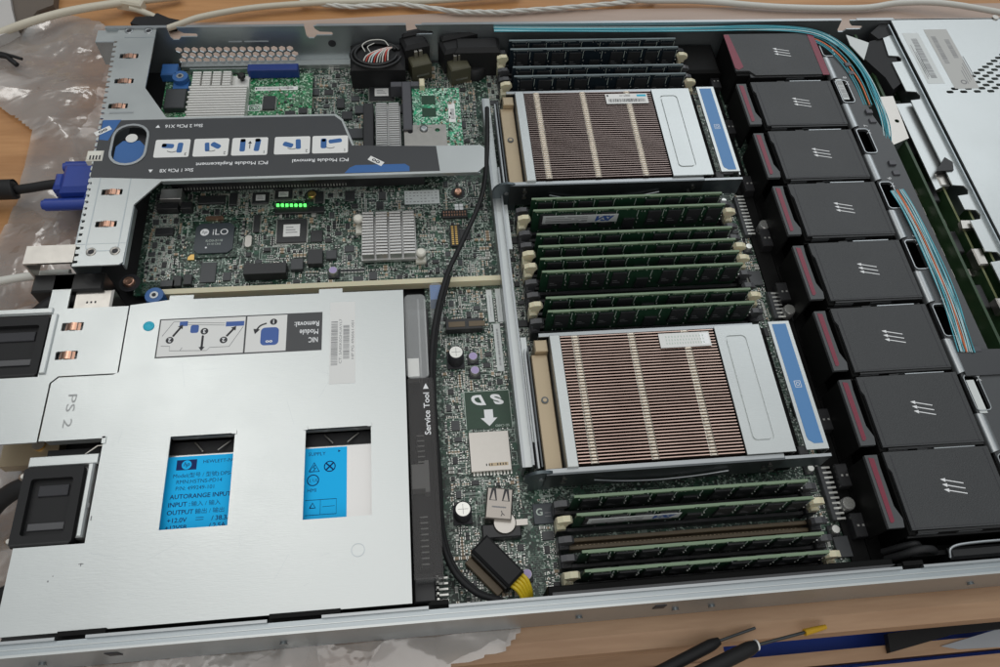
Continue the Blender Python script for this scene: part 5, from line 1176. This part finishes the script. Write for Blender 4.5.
bt('+12.0V', 88.6, 54.8, 2.4, bold=.15); c.box(103, 107, 55.4, 55.7, z, z + .02, 'navy'); c.box(103, 107, 54.2, 54.5, z, z + .02, 'navy'); bt('/ 38.3A', 111, 54.8, 2.4, bold=.15); bt('+12VSB', 88, 50.9, 2.4, bold=.15); bt('/ 2.5A', 110, 50.9, 2.4, bold=.15)
bt('SUPPLY', 160, 86.6, 2.0)
def poly_line(P, w_=.28, m_='navy'):
    c.tube([(x_, y_, z) for x_, y_ in P], w_, m_, n=4, sub=1)
poly_line([(160.6, 76.5), (166, 76.5), (163.2, 81.6), (160.6, 76.5)]); poly_line([(163.6, 80.2), (162.6, 78.6), (164, 78.6), (163, 77)])
poly_line(ngon(171.6, 79, 2.9, 20) + [ngon(171.6, 79, 2.9, 20)[0]]); poly_line([(169.6, 77), (173.6, 81)], .4); poly_line([(169.6, 81), (173.6, 77)], .4)
poly_line(ngon(162.8, 71.6, 3.0, 20) + [ngon(162.8, 71.6, 3.0, 20)[0]]); bt('c UL', 160.8, 71.6, 1.8); bt('HMI', 160, 66, 2.0); c.cyl(176.5, 87.6, z - .02, z, .9, 'navy', n=3)
poly_line([(159, 60.6), (175.4, 60.6), (175.4, 52.4), (159, 52.4)], .16); poly_line([(167, 60.6), (167, 52.4)], .1); poly_line([(161.4, 56.2), (164.4, 56.2), (162.9, 59), (161.4, 56.2)]); poly_line([(168, 56.6), (174.5, 56.8)], .12)
c.build('blue_label', ps2)
c = MB('soft_black'); c.box(20, 205, 91.6, 99.6, 3, 33); 
for xa in (98, 168): c.tube([(xa, 98.5, 34), (xa + 5, 92.4, 36.4)], .5, 'nickel', n=6, sub=1); c.tube([(xa + 19, 98.5, 34), (xa + 13, 92.4, 36.4)], .5, 'nickel', n=6, sub=1)
c.tube([(40, 92.4, 38), (48, 98.5, 38.4), (51, 98.5, 38.4)], .5, 'nickel', n=6, sub=1)
c.build('side_vent', ps2)
def handle(x0, x1, y0, y1, r, zt):
    c = MB('soft_black'); c.plate(rrect(x0, x1, y0, y1, 1.5), [rrect(x0 + 4.5, x1 - 4.5, y0 + 5, y1 - 6, 1.5)], zt - 3.5, zt); c.plate(rrect(x0 + .5, x1 - .5, y0 + .5, y1 - .5, 1.5), [], zt - 14, zt - 3.5); c.box(x0 + 8, x1 - 7, y1 - 15, y1 - 9, zt - 3.5, zt - 2.4, 'ink', c=.3)
    c.box(x0 + 6, x1 - 6, y0 + 8, y0 + 12, zt - 3.5, zt - 2.6, 'latch_dark', c=.3)
    c.cyl((y0 + .6), zt - 1.4, x0 + 1, x1 - 1, 1.5, 'black', axis='x', n=12); c.build('handle', r)
handle(14.5, 44.6, 45.5, 86.5, ps2, 41.8)
c = MB('zinc'); c.box(46, 49.4, 48, 88, 39, 41.6, c=.8); c.box(15, 50.6, 87.6, 93.4, 38.6, 40.6, c=.5); c.build('release_tab', ps2)
for yy in (50, 84.5): c = MB('gold'); c.lathe(11.5, yy, [(33, 2.4), (36, 2.2), (36.6, 1.2)], 'nickel'); c.build('thumb_screw', ps2)
ps1 = make_psu(140, 183, 'far power supply whose black handle sticks out at the left edge', False)
handle(-30, 9.8, 141.5, 180.5, ps1, 42.6)
# transparent service cover
sc = thing('service_cover', 'narrow see-through plastic cover printed with Service Tool', 'plastic cover', (215, 10, 20))
c = MB('smoked'); c.plate(rect(215.4, 230, 14, 128), [], 38.6, 39.4); c.box(229.4, 230.4, 14, 128, 24, 38.6); c.build('dark_cover', sc)
c = MB('clear'); c.plate(rrect(215.2, 228, 128.4, 186, 3), [], 38.4, 39.2); c.build('clear_cover', sc)
for b_ in ((227, 228, 130, 183), (223, 224, 130, 183), (216, 229, 14.2, 15)): c = MB('clear'); c.box(*b_, 24, 38.3); c.build('cover_rib', sc)
c = MB('white_ink'); text(c, 'Service Tool', 225.8, 110.6 - 5, 39.45, w=26, h=3.3, rot=90, m='white_ink', bold=.15); c.add([(224.2, 121, 39.5), (227.4, 121, 39.5), (225.8, 124.6, 39.5)], [(0, 1, 2)]); c.build('lettering', sc)
c = MB('alu_pale'); c.box(216, 222.5, 130, 142, 30, 38); c.box(216, 223, 62, 76, 30, 38.5); c.box(223, 225.4, 60, 78, 30, 38.5); c.build('white_clip', sc)
cb = thing('supply_connector_board', 'black power connector board with rows of silver pins beside the supply bay', 'circuit board', (212, 8, 4))
c = MB('slot'); c.box(215.4, 229.6, 20, 186, 4, 22, c=.5); c.box(214.6, 226, 4.5, 20, 4, 30, c=.8); c.build('connector_body', cb)
for k in range(5): c = MB('pin'); c.box(226, 232.5, 6 + k * 2.9, 7 + k * 2.9, 20, 21); c.box(226.4, 227.6, 6 + k * 2.9, 7 + k * 2.9, 21, 26, 'pin'); c.build('long_pin', cb)
for k in range(24):
    if k in (9, 10, 11, 12): continue
    c = MB('pin'); y_ = 22 + k * 3.1; c.box(219, 223.5, y_, y_ + .6, 35.5, 36.2); c.box(219, 219.6, y_, y_ + .6, 22, 36.2); c.build('small_pin', cb)
c = MB('slot'); c.box(218, 224.6, 21, 98, 22, 30); c.build('pin_header', cb)

# cables in the middle
c = MB('soft_black'); pts = [(487, 108, 22), (487, 150, 24), (482, 195, 24), (464, 238, 22), (447, 275, 24), (436, 318, 28), (431, 365, 30), (433, 425, 30), (437, 480, 28), (440, 530, 26), (452, 568, 24), (475, 592, 24), (500, 601, 22)]
P = [Vector((*at(a, b_, z_)[:2], z_)) for a, b_, z_ in pts]
c.tube(P, 1.7, n=12); c.tube([q + Vector((1.6, 1, -3)) for q in P[4:]], 1.4, 'soft_black', n=10)
tag(c.build('black_cable'), 'long black cable snaking from the riser cage down beside the power bay', 'cable')
pg = thing('power_plug', 'black angled power plug with yellow wires at the near rail', 'connector', at(495, 568, 12))
q = at(487, 562, 26); c = MB('soft_black'); q = at(493, 566, 22); ang = math.atan2((at(518, 592, 22) - at(474, 548, 22)).y, (at(518, 592, 22) - at(474, 548, 22)).x)
c.T = Matrix.Translation((q.x, q.y, 0)) @ Matrix.Rotation(ang, 4, 'Z'); c.box(-14, 14, -2.5, 9.5, 11, 24, c=1.2); c.box(-13, 12, -8, -3.6, 9, 14, 'slot_brown', c=.3); c.box(-13, 13, -3.4, -2.5, 9, 20, 'black'); c.build('plug_body', pg)
for k in range(5):
    c = MB('yellow'); a = c.T; T = Matrix.Translation((q.x, q.y, 0)) @ Matrix.Rotation(ang, 4, 'Z')
    c.tube([T @ Vector((13.6, 8.2 - k * 2.1, 20)), T @ Vector((18, 8 - k * 1.9, 20)), T @ Vector((23, 6 - k * 1.6, 17)), T @ Vector((26, 4 - k * 1.4, 10))], 1.05); c.build('wire', pg)
c = MB('clear'); q = at(440, 303, 22); c.lathe(q.x + 4, q.y, [(9, 9), (20, 9), (22, 7)]); c.build('x') if 0 else None
c = MB('clear'); c.prism(rrect(231, 239, 176, 204, 3), 10, 24); c.box(231.5, 238.5, 192, 203, 12, 23, 'hp_blue'); tag(c.build('clear_clip'), 'clear plastic cable clip with a blue insert beside the service cover', 'clip')

# rear plugs and cords
vp = thing('video_plug', 'blue monitor plug with black cable at the rear of the server', 'connector', (-10, 303, 10))
q0 = at(88, 182, 20)
c = MB('vga_blue'); c.box(-14, 8, 291, 315, 8, 25, c=3); c.box(-20, -13, 296, 310, 10, 22, c=2.5); c.box(2, 11, 287, 318, 9, 22, c=1.5); c.build('plug_shell', vp)
for y_, x_ in ((319, -16), (286, -24)):
    c = MB('vga_blue'); c.cyl(y_, 16, x_, 6, 4.2, axis='x', n=18); c.cyl(y_, 16, x_ - 2, x_, 3.2, axis='x', n=18); c.build('thumb_screw', vp)
c = MB('soft_black'); c.tube([(-10, 303, 18), (-24, 303, 17), (-40, 302, 15), (-60, 303, 12), (-120, 305, 8)], 3.2, n=14); c.build('cable', vp)
c = MB('soft_black'); c.lathe(0, 0, [(0, 3)], None) if 0 else c.tube([(-80, 304, 12), (-52, 303, 13.4), (-48, 303, 13.6)], lambda t_: 7 - (3 * max(0, t_ - .8) / .2), n=20); c.build('ferrite_bead', vp)
c = MB('cord_pale'); c.tube([(-140, 214, 4), (-80, 220, 10), (-40, 225, 16), (-10, 226, 20), (4, 226, 20)], 2.7, n=12); tag(c.build('network_cable'), 'white network cable entering the rear from the left edge', 'cable')
c = MB('soft_black'); c.tube([(-10, 189, 24), (-2, 198, 25), (6, 203, 24), (14, 204, 20)], 5); tag(c.build('grey_plug_boot'), 'dark grey plug boot just above the supply handle', 'connector')
c = MB('soft_black'); c.tube([(-60, 40, 0), (-20, 68, 12), (-6, 78, 20), (6, 82, 26), (16, 82, 28)], 5, n=14); tag(c.build('thick_cable'), 'thick black power cord plugged in at the left edge', 'cable')
c = MB('soft_black'); c.tube([(-70, 20, 0), (-14, 28, 4), (10, 34, 10)], 4, n=12); tag(c.build('thick_cable'), 'second black cord just visible low at the left edge', 'cable')
